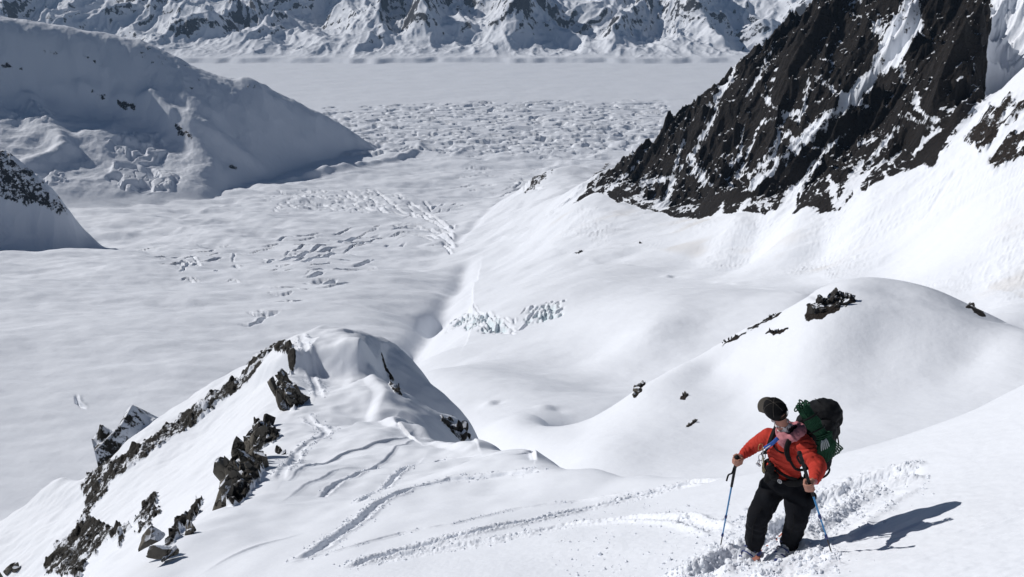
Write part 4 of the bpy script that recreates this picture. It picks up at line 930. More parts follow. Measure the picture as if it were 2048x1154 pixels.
chain0 = chain
# hands closed on the grips ------------------------------------------------------------
def grip_hand(bm, wrist, axis_, knuck, center, side):
    chain = lambda b_, pts_, seg=12: chain0(b_, [(center + (p_ - center) * 1.12, r_ * 1.12) for p_, r_ in pts_], seg)
    """palm beside a grip; fingers curl round the grip axis; thumb from the side of the palm.
    axis_: grip direction towards the index finger; knuck: direction from grip centre to the knuckles; side: away from the grip on the palm side"""
    a = unit(axis_); k = unit(knuck - a * np.dot(knuck, a)); s = unit(side - a * np.dot(side, a) - k * np.dot(side, k))
    palm = center + s * .034 - k * .004
    chain(bm, [(wrist, .026), (wrist + (palm - wrist) * .5, .028)], 12)
    for j, (off, ln) in enumerate(((.030, 1.0), (.010, 1.08), (-.011, 1.0), (-.031, .82))):
        b0 = center + a * off + s * .040 - k * .022; b1 = center + a * off + s * .030 + k * .026
        chain(bm, [(wrist + (palm - wrist) * .35, .017), (b0, .014), (b1, .0115)], 10)      # metacarpal inside the palm
        c1 = center + a * (off - .001) + s * .006 + k * .034 * ln; c2 = center + a * (off - .003) - s * .022 + k * .022 * ln; c3 = center + a * (off - .005) - s * .026 - k * .004
        chain(bm, [(b1, .0112), (c1, .0100), (c2, .0092), (c3, .0082)], 10)
    t0 = center + a * .022 + s * .036 - k * .026; t1 = center + a * .040 + s * .010 - k * .030; t2 = center + a * .044 - s * .018 - k * .018; t3 = center + a * .030 - s * .032 - k * .002
    chain(bm, [(wrist + (palm - wrist) * .5, .018), (t0, .0155), (t1, .0125), (t2, .0110), (t3, .0095)], 10)
def ground_pt(px, py):
    h = fore.hit(px, py, 3.9, 20); return V((h[0], h[1], float(fore(np.array([h[0]]), np.array([h[1]]))[0])))
poleR_tip = ground_pt(1440, 1098); poleL_tip = ground_pt(1663, 1105)
poleR_top = Q(1474, 914, 6.72); poleL_top = Q(1599, 906, 5.84)
dR = unit(poleR_tip - poleR_top); dL = unit(poleL_tip - poleL_top)
gR = poleR_top + dR * .045; gLc = poleL_top + dL * .385

# right hand lies over the top of its grip, left hand holds the shaft below the top
grip_hand(bm, wrR, -dR, unit(V((-.55, -.5, -.2))), gR, unit(wrR - gR))
grip_hand(bm, wrL, -dL, unit(V((-.65, -.75, 0))), gLc, unit(wrL - gLc + V((.05, .06, 0))))
def skinfold(c): return .0006 * gn(c[:, 0] * 90 + c[:, 2] * 40, c[:, 1] * 90, 7)
body = melt('body', bm, M_SKIN, .0052, 2, root, skinfold)
bm = bmesh.new()                                          # hair showing under the cap
ell(bm, hd(-.030, 0, -.012), (hf * .080, hl * .080, hu * .070), 24, 16); obj('hair', bm, M_HAIR, root)
# ---- red top
def folds(amp, s1=16, s2=5, seed=3):
    def f(c):
        a = c[:, 0] * .6 + c[:, 1] * .8; return amp * (np.abs(gn(a * s2 + c[:, 2] * s1 * .45, c[:, 2] * s1, seed)) * 1.6 - .4 + .5 * gn(a * s2 * 2.5, c[:, 2] * s1 * 2.2, seed + 3))
    return f
bm = bmesh.new()
ell(bm, pel + lean * .09, (l_ * .180, f_ * .135, lean * .14)); ell(bm, chest + lean * .0, (l_ * .195, f_ * .140, lean * .24))
ell(bm, (shR + shL) / 2 - lean * .01, (unit(shL - shR) * .205, f_ * .11, lean * .095)); chain(bm, [(neck - lean * .10, .10), (neck - lean * .01, .078)])
for s_, e_, w_ in ((shR, elR, wrR), (shL, elL, wrL)):
    g_ = 1.14 if s_ is shL else 1.0; chain(bm, [(s_, .082 * g_), (s_ + (e_ - s_) * .55, .076 * g_), (e_, .066 * g_), (e_ + (w_ - e_) * .4, .060 * g_), (e_ + (w_ - e_) * .86, .046), (w_ - (w_ - e_) * .02, .041)], 18)
sleeve_dir = unit(wrL - elL)
def jf(c):
    base_f = folds(.009, 20, 6, 5)(c)
    for s_, e_, w_ in ((shR, elR, wrR), (shL, elL, wrL)):
        for a_, b_ in ((s_, e_), (e_, w_)):
            d_ = b_ - a_; t = ((c - a_) @ d_) / (d_ @ d_); r = np.linalg.norm(c - a_ - np.clip(t, 0, 1)[:, None] * d_, axis=1); m_ = (t > 0) & (t < 1.1) & (r < .11)
            ang = (c - a_) @ unit(np.cross(d_, (0, 0, 1)))
            base_f = np.where(m_, .011 * np.abs(np.sin(t * 15 + ang * 26 + 2.5 * gn(t * 3, ang * 12, 9))) ** .7 - .005, base_f)
    return base_f
melt('jacket', bm, M_RED, .0085, 4, root, jf)
for e_, w_, g_ in ((elR, wrR, .022), (elL, wrL, .010)):     # cuffs of the paler layer below
    bm = bmesh.new(); chain(bm, [(e_ + (w_ - e_) * .90, .036), (w_ + unit(w_ - e_) * g_, .033)], 16); obj('cuff', bm, M_PINK, root)
# ---- trousers: baggy, knees bagged out, hems bunched over the boots
bm = bmesh.new()
ell(bm, pel - lean * .02, (l_ * .195, f_ * .155, lean * .16)); ell(bm, pel + lean * .04, (l_ * .175, f_ * .135, lean * .10))
for h_, k_, a_ in ((hipR, kneR, ankR), (hipL, kneL, ankL)):
    chain(bm, [(h_, .128), (h_ + (k_ - h_) * .5, .124), (k_, .112), (k_ + (a_ - k_) * .35 - f_ * .012, .104), (k_ + (a_ - k_) * .75, .098), (a_ + (a_ - k_) * -.02, .080)], 20)
ell(bm, Q(1534, 1000, 6.52), (l_ * .07, f_ * .06, up * .10)); ell(bm, Q(1622, 1000, 6.36), (l_ * .05, f_ * .06, up * .09))
def tf(c):
    a = c[:, 0] * .7 + c[:, 1] * .7; z = c[:, 2] - ankR[2]
    return .018 * (np.abs(gn(a * 7 + z * 4, z * 4.5 - a * 3, 23)) * 1.5 - .45) + .008 * gn(a * 14 - z * 6, z * 11 + a * 9, 25) + .004 * np.exp(-((z - .42) / .10) ** 2) * np.sin(z * 60 + 5 * gn(a * 6, z * 5, 27))
melt('trousers', bm, M_BLACK, .010, 3, root, tf)
# ---- hood lying round the neck (pink lining showing), patterned neck tube
bm = bmesh.new()
hc = neck + lean * .020 + V((.02, -.02, 0))
loop = []
for t in np.linspace(0, 2 * math.pi, 26): loop.append(hc + l_ * .115 * math.cos(t) + f_ * .115 * math.sin(t) + lean * (.028 * math.cos(t) - .05 * max(math.sin(t), 0) ** 2 ))
tube(bm, loop, [.040 + .016 * math.cos(t) + .006 * math.sin(5 * t) for t in np.linspace(0, 2 * math.pi, 26)], 12)
ell(bm, hc + f_ * .10 - lean * .075 + l_ * .0, (l_ * .082, f_ * .050, lean * .095)); ell(bm, hc + l_ * .10 + f_ * .04 - lean * .01, (l_ * .06, f_ * .09, lean * .05)); ell(bm, hc + l_ * .09 + lean * .015 + f_ * .01, (l_ * .062, f_ * .085, lean * .050)); ell(bm, hc + l_ * .06 - f_ * .07 + lean * .02, (l_ * .07, f_ * .055, lean * .055))
melt('hood', bm, M_PINK, .007, 2, root, lambda c: .016 * (np.abs(gn(c[:, 0] * 14 + c[:, 2] * 9, c[:, 1] * 10 - c[:, 2] * 15, 33)) * 1.7 - .7))
bm = bmesh.new()
nb0 = neck + lean * .03 + f_ * .02; loop = []
chain(bm, [(nb0, .070), (nb0 + (headc - hu * .12 - nb0) * .9, .066)], 20); ell(bm, nb0 + f_ * .045 + lean * .020, (l_ * .062, f_ * .040, lean * .035))
melt('neck_tube', bm, M_BUFF, .006, 2, root, lambda c: .007 * np.sin(c[:, 2] * 120 + 3.5 * gn(c[:, 0] * 9, c[:, 1] * 9, 37)))
# ---- cap: mesh crown with a rear arch and strap, curved bill, sunglasses arm
bm = bmesh.new(); nu_, nv_ = 40, 18; rings = []
for i in range(nv_ + 1):
    ph = math.pi / 2 * i / nv_; row = []
    for j in range(nu_):
        th = 2 * math.pi * j / nu_; ra, rb, rc = .119, .099, .125
        low = -.030 if i == nv_ else 0
        arch = max(0, 1 - (abs(((th - math.pi + math.pi) % (2 * math.pi)) - math.pi) / .62) ** 2) if i > nv_ - 7 else 0
        z = rc * math.cos(ph) * (1 - .10 * (math.sin(ph) ** 2)) - .030 * sst(nv_ - 5, nv_, i); s = math.sin(ph) ** .82
        back = abs(((th + math.pi) % (2 * math.pi)) - math.pi)           # 0 at the front
        rear = max(0.0, 1 - ((math.pi - back) / .72) ** 2)
        z += rear ** .6 * .085 * sst(nv_ - 7, nv_, i)
        seam = .0015 * abs(math.cos(3 * th)) ; row.append(bm.verts.new(tuple(hd((ra + seam) * s * math.cos(th) - .006, (rb + seam) * s * math.sin(th), z + .030))))
    rings.append(row)
for a, b_ in zip(rings[:-1], rings[1:]):
    for j in range(nu_): bm.faces.new((a[j], a[(j + 1) % nu_], b_[(j + 1) % nu_], b_[j]))
cap = obj('cap', bm, M_CAP, root); sm = cap.modifiers.new('t', 'SOLIDIFY'); sm.thickness = .004
bm = bmesh.new(); g = []
for i in range(9):
    row = []; r_ = i / 8
    for j in range(21):
        th = (j / 20 - .5) * 2.0; w_ = .083 * math.sin(th * 1.15) / math.sin(1.15); ln = .088 * r_ * math.cos(th * .95) ** .6
        row.append(bm.verts.new(tuple(hd(.092 * math.cos(th * .9) + ln * 1.12 - .004, w_ * (1 + .10 * r_), .006 - .012 * r_ - .028 * (th / 1.0) ** 2 * (.4 + .6 * r_)))))
    g.append(row)
for a, b_ in zip(g[:-1], g[1:]):
    for j in range(20): bm.faces.new((a[j], a[j + 1], b_[j + 1], b_[j]))
bill = obj('bill', bm, M_BILL, cap)
b5 = bmesh.new()
for th in (.0, math.pi / 3, 2 * math.pi / 3, math.pi, 4 * math.pi / 3, 5 * math.pi / 3): tube(b5, [hd(.121 * math.sin(ph) ** .82 * math.cos(th) - .006, .101 * math.sin(ph) ** .82 * math.sin(th), .125 * math.cos(ph) * (1 - .10 * math.sin(ph) ** 2) + .031) for ph in np.linspace(.05, 1.30 if th != math.pi else .85, 12)], .0022, 5)
ell(b5, hd(-.006, 0, .157), (hf * .008, hl * .008, hu * .005), 10, 6); obj('crown_seam', b5, M_BILL, cap)
b5 = bmesh.new(); tube(b5, [hd(.100 * math.cos(t) + .012, .088 * math.sin(t), .014) for t in np.linspace(-.5, .5, 10)], .004, 5); obj('piping', b5, M_EMB, cap); sm = bill.modifiers.new('t', 'SOLIDIFY'); sm.thickness = .005
bm = bmesh.new(); pts_ = [hd(-.006 - .114 * math.cos(t), .096 * math.sin(t), .002) for t in np.linspace(-.80, .80, 14)]; nr = [unit(p_ - headc) for p_ in pts_]; ribbon(bm, pts_, nr, .018, .003); obj('strap', bm, M_CAP, cap)
bm = bmesh.new(); tube(bm, [hd(-.02, .084, -.004), hd(.04, .082, .000), hd(.082, .066, .002)], .004, 6); tube(bm, [hd(-.02, -.084, -.004), hd(.04, -.082, .000), hd(.082, -.066, .002)], .004, 6)
for sg in (-1, 1): ell(bm, hd(.092, sg * .034, .002), (hf * .010, hl * .032, hu * .022), 14, 10)
obj('sunglasses', bm, M_EYE, root)
bm = bmesh.new()                                          # seams down the trouser fronts and pocket zips
for h_, k_, a_ in ((hipR, kneR, ankR), (hipL, kneL, ankL)):
    o1 = unit(V((-.55, -.80, 0))) * .118; tube(bm, spl([h_ + o1 * 1.05 - up * .02, h_ + (k_ - h_) * .5 + o1 * 1.04, k_ + o1 * .98, k_ + (a_ - k_) * .5 + o1 * .90, a_ + o1 * .72], 6), .0035, 5)
obj('seam', bm, M_STRAP, root)
# ---- ski boots
for nm, a_, buck in (('ski_boot', ankR, 1), ('ski_boot', ankL, 1)):
    bm = bmesh.new(); sole = a_ - up * .085
    chain(bm, [(a_ + up * .09 + (-f_) * .0, .064), (a_, .062), (sole - f_ * .06 + up * .035, .048)], 16); chain(bm, [(sole - f_ * .07 + up * .03, .045), (sole + f_ * .09 + up * .03, .046), (sole + f_ * .19 + up * .016, .036)], 16); ell(bm, a_ + f_ * .03 - up * .02, (l_ * .056, f_ * .085, up * .075))
    ell(bm, a_ + f_ * .12 - up * .03, (l_ * .050, f_ * .08, up * .05))
    bt = melt(nm, bm, M_BOOT, .007, 2, root, lambda c: .009 * gn(c[:, 0] * 22, c[:, 1] * 22 + c[:, 2] * 18, 41) + .004 * gn(c[:, 0] * 60, c[:, 1] * 60 + c[:, 2] * 50, 43), label='ski boot caked with snow')
    bm = bmesh.new()
    for k, (o1, o2) in enumerate(((.02, .03), (.06, -.012), (.115, -.045))):
        c_ = a_ + f_ * (.055 + o1) + up * (o2 - .0); pts_ = [c_ + l_ * (.060 * math.sin(t)) + (f_ * .5 + up * .8) * (.035 * math.cos(t)) for t in np.linspace(-1.9, 1.9, 12)]; ribbon(bm, pts_, [unit(q_ - c_) for q_ in pts_], .016, .005)
    ribbon(bm, [a_ + f_ * .15 - l_ * .052 + up * .0, a_ + f_ * .11 - l_ * .066 - up * .03, a_ + f_ * .12 - l_ * .060 - up * .06], [-l_] * 3, .022, .006)
    obj('buckle', bm, M_NAVY, bt)

# ================================================================== BACKPACK
bx = unit(l_ * .96 - up * .10); bz = unit(lean * 1.0 + V((.10, .05, 0))); by = unit(np.cross(bz, bx)); bx = unit(np.cross(by, bz))
by = by if np.dot(by, f_) < 0 else -by                       # away from the wearer's back
pc = Q(1637, 876, 6.66)
pk = thing('backpack', 'big black mountaineering pack on the climber\'s back', 'backpack', pc)
def pb(x, y, z): return pc + bx * x + by * y + bz * z
bm = bmesh.new()
ell(bm, pb(0, 0, -.06), (bx * .175, by * .165, bz * .28)); ell(bm, pb(0, .0, .12), (bx * .180, by * .165, bz * .22)); ell(bm, pb(0, -.02, -.20), (bx * .150, by * .13, bz * .13)); ell(bm, pb(.0, .05, -.02), (bx * .14, by * .13, bz * .22))
chain(bm, [(pb(-.10, -.09, -.2), .09), (pb(-.10, -.12, .2), .09)]); chain(bm, [(pb(.10, -.08, -.2), .09), (pb(.10, -.10, .2), .09)]); chain(bm, [(pb(0, -.16, -.18), .09), (pb(0, -.18, .14), .09)])
pf = lambda c: .011 * gn(c[:, 0] * 9 + c[:, 2] * 4, c[:, 2] * 9 - c[:, 1] * 8, 51) + .005 * gn(c[:, 0] * 24, c[:, 2] * 26 + c[:, 1] * 20, 53)
melt('pack_bag', bm, M_PACK, .010, 3, pk, pf)
bm = bmesh.new(); ell(bm, pb(0, .03, .29), (bx * .17, by * .165, bz * .10)); ell(bm, pb(.02, .03, .335), (bx * .12, by * .12, bz * .085)); ell(bm, pb(-.05, -.03, .28), (bx * .12, by * .12, bz * .09)); ell(bm, pb(.03, .10, .22), (bx * .13, by * .09, bz * .12))
melt('lid', bm, M_PACK, .010, 3, pk, pf)
bm = bmesh.new(); tube(bm, spl([pb(-.02, -.03, .385), pb(-.05, -.04, .41), pb(-.09, -.02, .405)]), .004, 6); obj('haul_loop', bm, M_STRAP, pk)
for sx in (-1, 1):                                        # shoulder straps over the shoulders, down the chest and back under the arm
    sh = shL if sx > 0 else shR
    inn = neck + (sh - neck) * .52
    pts_ = spl([pb(sx * .07, -.13, .16), inn + lean * .075 - f_ * .07, inn + lean * .055 + f_ * .05, inn - lean * .07 + f_ * .150, chest + l_ * sx * .125 - lean * .03 + f_ * .128, chest + l_ * sx * .185 - lean * .13 + f_ * .05, pb(sx * .15, -.10, -.16)], 9)
    nr = []
    for q_ in pts_:
        ax_ = pel + lean * np.dot(q_ - pel, lean); nr.append(unit(q_ - ax_ + lean * .25))
    bm = bmesh.new(); ribbon(bm, [q_ + n_ * .010 for q_, n_ in zip(pts_, nr)], nr, [.050 if i < len(pts_) * .62 else .026 for i in range(len(pts_))], .014); obj('shoulder_strap', bm, M_STRAP, pk)
def around(cen, rx, ry, t0, t1, tilt=0, n=24): return [cen + l_ * rx * math.cos(t) + f_ * ry * math.sin(t) + lean * tilt * math.cos(t) for t in np.linspace(t0, t1, n)]
wc = pel + lean * .085
pts_ = around(wc, .198, .158, -.5, math.pi + .5, .0); nr = [unit(q_ - wc) for q_ in pts_]; bm = bmesh.new(); ribbon(bm, pts_, nr, [.085 if i < 9 or i > 15 else .035 for i in range(24)], .020); hb = obj('hip_belt', bm, M_STRAP, pk)
bm = bmesh.new(); c_ = wc + f_ * .172 + l_ * -.005; ell(bm, c_, (l_ * .030, f_ * .012, lean * .022), 14, 8); obj('buckle', bm, M_STRAP, hb)
bm = bmesh.new(); e0 = wc + f_ * .162 + l_ * .055 + lean * .01
for t in np.linspace(0, 2 * math.pi, 18, endpoint=False): pass
tube(bm, [e0 + f_ * .022 + (l_ * math.cos(t) + lean * math.sin(t)) * .020 for t in np.linspace(0, 2 * math.pi, 19)], .0042, 6); tube(bm, [e0 + f_ * .023 + l_ * a_ + lean * b_ for a_, b_ in ((-.010, .008), (.0, .010), (.008, .002), (-.004, -.002), (.0, -.010), (.010, -.008))], .0034, 6); obj('emblem', bm, M_EMB, hb)
pts_ = around(chest + lean * .06, .10, .155, .35, math.pi - .2, -.03, 10); bm = bmesh.new(); ribbon(bm, pts_, [unit(q_ - chest) for q_ in pts_], .018, .006); obj('chest_strap', bm, M_STRAP, pk)
pts_ = around(wc + lean * .10, .185, .150, .5, math.pi - .9, -.07, 14); bm = bmesh.new(); ribbon(bm, [q_ + unit(q_ - wc) * .010 for q_ in pts_], [unit(q_ - wc) for q_ in pts_], .030, .010); obj('load_strap', bm, M_STRAP, pk)
bm = bmesh.new(); ribbon(bm, spl([pb(.06, .10, -.28), pb(.12, .10, -.34), pb(.115, .06, -.40), pb(.06, .03, -.46)]), -f_, .020, .005); ribbon(bm, [pb(.085, .03, -.455), pb(.03, .03, -.465)], -f_, .03, .008); obj('compression_strap', bm, M_STRAP, pk)
bm = bmesh.new(); ribbon(bm, spl([pb(.165, .03, .08), pb(.185, .04, -.02), pb(.160, .03, -.12)]), bx, .020, .006); obj('side_strap', bm, M_STRAP, pk); bm = bmesh.new(); ribbon(bm, spl([pb(.172, -.03, .20), pb(.185, .02, .24), pb(.150, .10, .26)]), bx, .018, .005); obj('side_strap', bm, M_STRAP, pk)

# ================================================================== ROPE lashed along the pack
rc0 = pb(.05, -.165, .18)
rp = thing('climbing_rope', 'green coiled climbing rope with grey ends lashed to the backpack', 'rope', rc0)
vd = unit(V((-.35, -.9, .25)))                               # the side the coil lies on
A0, A1, A2, A3, A4 = Q(1604, 812, 6.42), Q(1618, 834, 6.36), Q(1634, 858, 6.32), Q(1648, 872, 6.30), Q(1654, 908, 6.28)
rr_ = random.Random(5)
bm = bmesh.new(); across = unit(np.cross(unit(A2 - A0), vd))
for i in range(11):
    k = (i - 5) / 5; o_ = lambda w_, j=0: across * k * w_ + vd * (.030 * (1 - k * k) + rr_.uniform(-.004, .004))
    tube(bm, spl([A0 + o_(.040), A1 + o_(.056), (A1 + A2) / 2 + o_(.068), A2 + o_(.052), A3 + o_(.042)], 6), .0066, 7)
for i in range(7):
    k = (i - 3) / 3; o_ = across * k * .05 - vd * .004 + vd * .015 * (1 - k * k); tube(bm, spl([A0 + o_, A1 + o_ * 1.1, A2 + o_ * 1.1, A3 + o_ * .8], 6), .0066, 6)
obj('strand_bundle', bm, M_ROPE, rp)
bm = bmesh.new()
for i in range(9):                                         # untidy top loops
    c_ = A0 + across * rr_.uniform(-.07, .07) + up * rr_.uniform(.0, .03) + vd * rr_.uniform(-.01, .04); r1 = rr_.uniform(.025, .045); a1_ = unit(V((rr_.uniform(-1, 1), rr_.uniform(-1, 1), rr_.uniform(.2, 1)))); b1_ = unit(np.cross(a1_, V((rr_.uniform(-1, 1), .5, .3))))
    tube(bm, [c_ + a1_ * r1 * math.cos(t) + b1_ * r1 * .7 * math.sin(t) for t in np.linspace(0, 2 * math.pi, 16)], .0064, 6)
obj('top_loop', bm, M_ROPE, rp); bm = bmesh.new()
for i in range(8):                                         # wraps
    c_ = A3 + unit(A4 - A3) * (-.02 + .012 * i); tube(bm, [c_ + across * .072 * math.cos(t) * (1 + .05 * (i % 3)) + vd * (.040 * math.sin(t) + .008) + up * .012 * math.cos(t + i) for t in np.linspace(0, 2 * math.pi, 20)], .0066, 6)
obj('wrap', bm, M_ROPE, rp)
bm = bmesh.new(); ax2 = unit(A4 - A3)
for i in range(17):                                        # fan of loops hanging below
    k = (i - 8) / 8; L_ = .205 * (1 - .18 * k * k) * rr_.uniform(.93, 1.04); s0 = A3 + across * k * .040 + ax2 * .02 + vd * .03; e_ = s0 + ax2 * L_ + across * k * .105 + vd * .030; w_ = across * .012
    tube(bm, spl([s0 - w_ * .5, s0 + (e_ - s0) * .5 - w_ + vd * .022, e_ - w_ * .8 + vd * .004, e_ + ax2 * .010 - vd * .004, e_ + w_ * .8 - vd * .010, s0 + (e_ - s0) * .5 + w_ - vd * .004, s0 + w_ * .4 - vd * .02], 5), .0066, 6)
obj('loop_fan', bm, M_ROPE, rp)
bm = bmesh.new()
for i in range(5):
    k = (i - 2) / 2; s0 = A3 + vd * .062 + ax2 * .022 + across * (k * .018 + .005); tube(bm, spl([s0 - ax2 * .008 * abs(k), s0 + ax2 * .02 + across * k * .012 + vd * .010, s0 + ax2 * (.075 + .02 * rr_.random()) + across * k * .022 + vd * .006], 6), .0062, 6)
obj('rope_end', bm, M_ROPEG, rp, label='grey rope end')
bm = bmesh.new(); pts_ = spl([A1 - across * .085, A1 - across * .05 + vd * .042, A1 + vd * .052, A1 + across * .05 + vd * .042, A1 + across * .085], 5); ribbon(bm, pts_, vd, .018, .005); obj('lash_strap', bm, M_STRAP, rp); bm = bmesh.new(); pts_ = spl([A2 - across * .08, A2 - across * .05 + vd * .042, A2 + vd * .052, A2 + across * .05 + vd * .042, A2 + across * .08], 5); ribbon(bm, pts_, vd, .014, .005); obj('lash_strap', bm, M_STRAP, rp)

# ================================================================== gear hanging at the harness, blue sling
gc = Q(1524, 905, 6.47)
gr = thing('climbing_gear', 'bunch of metal carabiners and tan cord hanging at the climber\'s hip', 'climbing gear', gc)
def biner(bm, c, a, b_, w_, h_, r=.0042): tube(bm, [c + a * w_ * math.copysign(abs(math.cos(t)) ** .7, math.cos(t)) + b_ * h_ * math.sin(t) for t in np.linspace(0, 2 * math.pi, 22)], r, 7)
hook = gc + up * .02
for i, (px, py, yy, w_, h_, mt, nm) in enumerate(((1521, 894, 6.50, .020, .036, M_GOLD, 'carabiner'), (1526, 902, 6.47, .018, .040, M_METAL, 'carabiner'), (1521, 915, 6.46, .018, .034, M_METAL, 'carabiner'), (1517, 925, 6.46, .016, .030, M_METAL, 'carabiner'), (1528, 912, 6.45, .016, .034, M_DARK, 'carabiner'))):
    bm = bmesh.new(); a_ = unit(V((math.cos(i * 1.3), math.sin(i * 1.3), .25))); biner(bm, Q(px, py, yy), a_, up, w_, h_); obj(nm, bm, mt, gr)
bm = bmesh.new(); chain(bm, [(Q(1514, 927, 6.46), .012), (Q(1519, 931, 6.45), .014)], 10); obj('belay_device', bm, M_METAL, gr)
bm = bmesh.new()
for i in range(6): c_ = Q(1528, 925, 6.44); d_ = V((rr_.uniform(-.03, .03), rr_.uniform(-.02, .02), -rr_.uniform(.05, .14))); tube(bm, spl([Q(1527, 911, 6.45), c_ + V((rr_.uniform(-.02, .02), 0, 0)), c_ + d_], 5), .003, 5)
obj('cord', bm, M_CORD, gr)
bm = bmesh.new()
s1, s2 = Q(1556, 876, 6.36), Q(1530, 896, 6.42)
ribbon(bm, spl([s1, (s1 + s2) / 2 - V((0, .012, 0)), s2], 6), unit(V((-.5, -.8, .2))), .036, .008); tag_s = obj('sling', bm, M_BLUE, gr)
bm = bmesh.new(); ribbon(bm, [s2 + (s1 - s2) * .05 - V((0.006, .016, 0)), s2 + (s1 - s2) * .42 - V((0.006, .024, 0))], unit(V((-.5, -.8, .2))), .008, .004); obj('stitching', bm, M_EMB, tag_s)
# harness cloth bunch at the right hip
bm = bmesh.new(); ell(bm, Q(1541, 936, 6.46), (l_ * .042, f_ * .04, up * .06)); ell(bm, Q(1548, 952, 6.44), (l_ * .05, f_ * .04, up * .05)); ell(bm, Q(1535, 955, 6.48), (l_ * .035, f_ * .03, up * .07))
melt('harness_pouch', bm, M_STRAP, .008, 2, gr, lambda c: .008 * gn(c[:, 0] * 24, c[:, 1] * 24 + c[:, 2] * 22, 61))

# ================================================================== TREKKING POLES
def pole(top, tip, label, strap_pts, g_len):
    d = unit(tip - top); L_ = np.linalg.norm(tip - top); t = thing('trekking_pole', label, 'trekking pole', tip, 'pair of trekking poles'); a = lambda s_: top + d * s_
    bm = bmesh.new(); chain(bm, [(a(0), .021), (a(.02), .020)], 16); chain(bm, [(a(.02), .0165), (a(.07), .0175), (a(.13), .0155), (a(.15), .0175)], 16); chain(bm, [(a(.15), .0150), (a(g_len), .0135)], 14); obj('grip', bm, M_FOAM, t)
    bm = bmesh.new(); chain(bm, [(a(g_len), .0092), (a(L_ * .62), .0088)], 12); obj('upper_shaft', bm, M_SHAFT, t)
    bm = bmesh.new(); chain(bm, [(a(L_ * .62), .0078), (a(L_ * .83), .0078)], 12); obj('middle_shaft', bm, M_SHAFT, t)
    bm = bmesh.new(); chain(bm, [(a(L_ * .83), .0068), (a(L_ * .975), .0062), (a(L_), .003)], 12); obj('lower_shaft', bm, M_DARK, t)
    for s_ in (.62, .83):
        bm = bmesh.new(); chain(bm, [(a(L_ * s_ - .02), .0125), (a(L_ * s_ + .022), .0130)], 12); ell(bm, a(L_ * s_) + f_ * .014, (l_ * .010, f_ * .010, d * .022), 10, 8); obj('clamp', bm, M_NAVY, t)
    bm = bmesh.new(); ribbon(bm, spl(strap_pts, 6), unit(V((-.3, -.9, .1))), .017, .003); obj('wrist_strap', bm, M_STRAP, t)
pole(poleR_top, poleR_tip, 'blue and black trekking pole planted on the left, under a hand resting on its top', [poleR_top + dR * .16 + V((-.012, 0, 0)), Q(1464, 946, 6.72), Q(1457, 950, 6.72), Q(1453, 962, 6.74)], .46)
pole(poleL_top, poleL_tip, 'blue and black trekking pole held low in a fist, on the pack side', [poleL_top + dL * .02 + V((-.02, -.01, 0)), poleL_top + dL * .05 + V((-.035, -.01, 0)), poleL_top + dL * .12 + V((-.022, -.012, 0))], .50)

# ================================================================== SKIS, mostly buried
def ski(c, label):
    t = thing('ski', label, 'ski', c, 'pair of touring skis'); gp_ = lambda q_: V((q_[0], q_[1], float(fore(np.array([q_[0]]), np.array([q_[1]]))[0]))); fs = unit(gp_(c + f_ * .6) - gp_(c - f_ * .5)); c = gp_(c) - up * .14; n = 34; bm = bmesh.new(); rows = []
    gs = float(fore(np.array([c[0]]), np.array([c[1]]))[0])
    for i in range(n + 1):
        s_ = -0.78 + 1.68 * i / n; w_ = .050 - .012 * math.cos((i / n - .5) * math.pi * 1.2); w_ *= min(1, math.sqrt(max(0.0, (n - i)) / 3.0) + .06) if i > n - 4 else 1
        zz = .10 * max(0, (s_ - .68) / .22) ** 2 + .02 * max(0, (-.66 - s_) / .12) ** 2; p_ = c + fs * s_ + up * zz; row = [bm.verts.new(tuple(p_ + l_ * a_ * w_ + up * b_)) for a_, b_ in ((-1, 0), (-1, .006), (-.8, .012), (.8, .012), (1, .006), (1, 0))]; rows.append(row)
    for a_, b_ in zip(rows[:-1], rows[1:]):
        for j in range(6): bm.faces.new((a_[j], a_[(j + 1) % 6], b_[(j + 1) % 6], b_[j]))
    bm.faces.new(rows[0][::-1]); bm.faces.new(rows[-1]); obj('ski_board', bm, M_ORANGE, t, smooth=False)
    bm = bmesh.new()
    for sg in (-1, 1): tube(bm, [c + fs * (-.76 + 1.5 * k / 12) + l_ * sg * (.051 - .012 * math.cos((k / 12 - .5) * 3.4)) for k in range(13)], .003, 5)
    obj('steel_edge', bm, M_DARK, t)
    bm = bmesh.new(); chain(bm, [(c + fs * .21 + up * .03, .028), (c + fs * .25 + up * .03, .024)], 10); chain(bm, [(c - fs * .13 + up * .04, .028), (c - fs * .16 + up * .05, .024)], 10); obj('binding', bm, M_NAVY, t)
ski(ankR, 'orange-topped touring ski under the front boot, buried in churned snow')
ski(ankL, 'orange-topped touring ski under the rear boot, buried in churned snow')

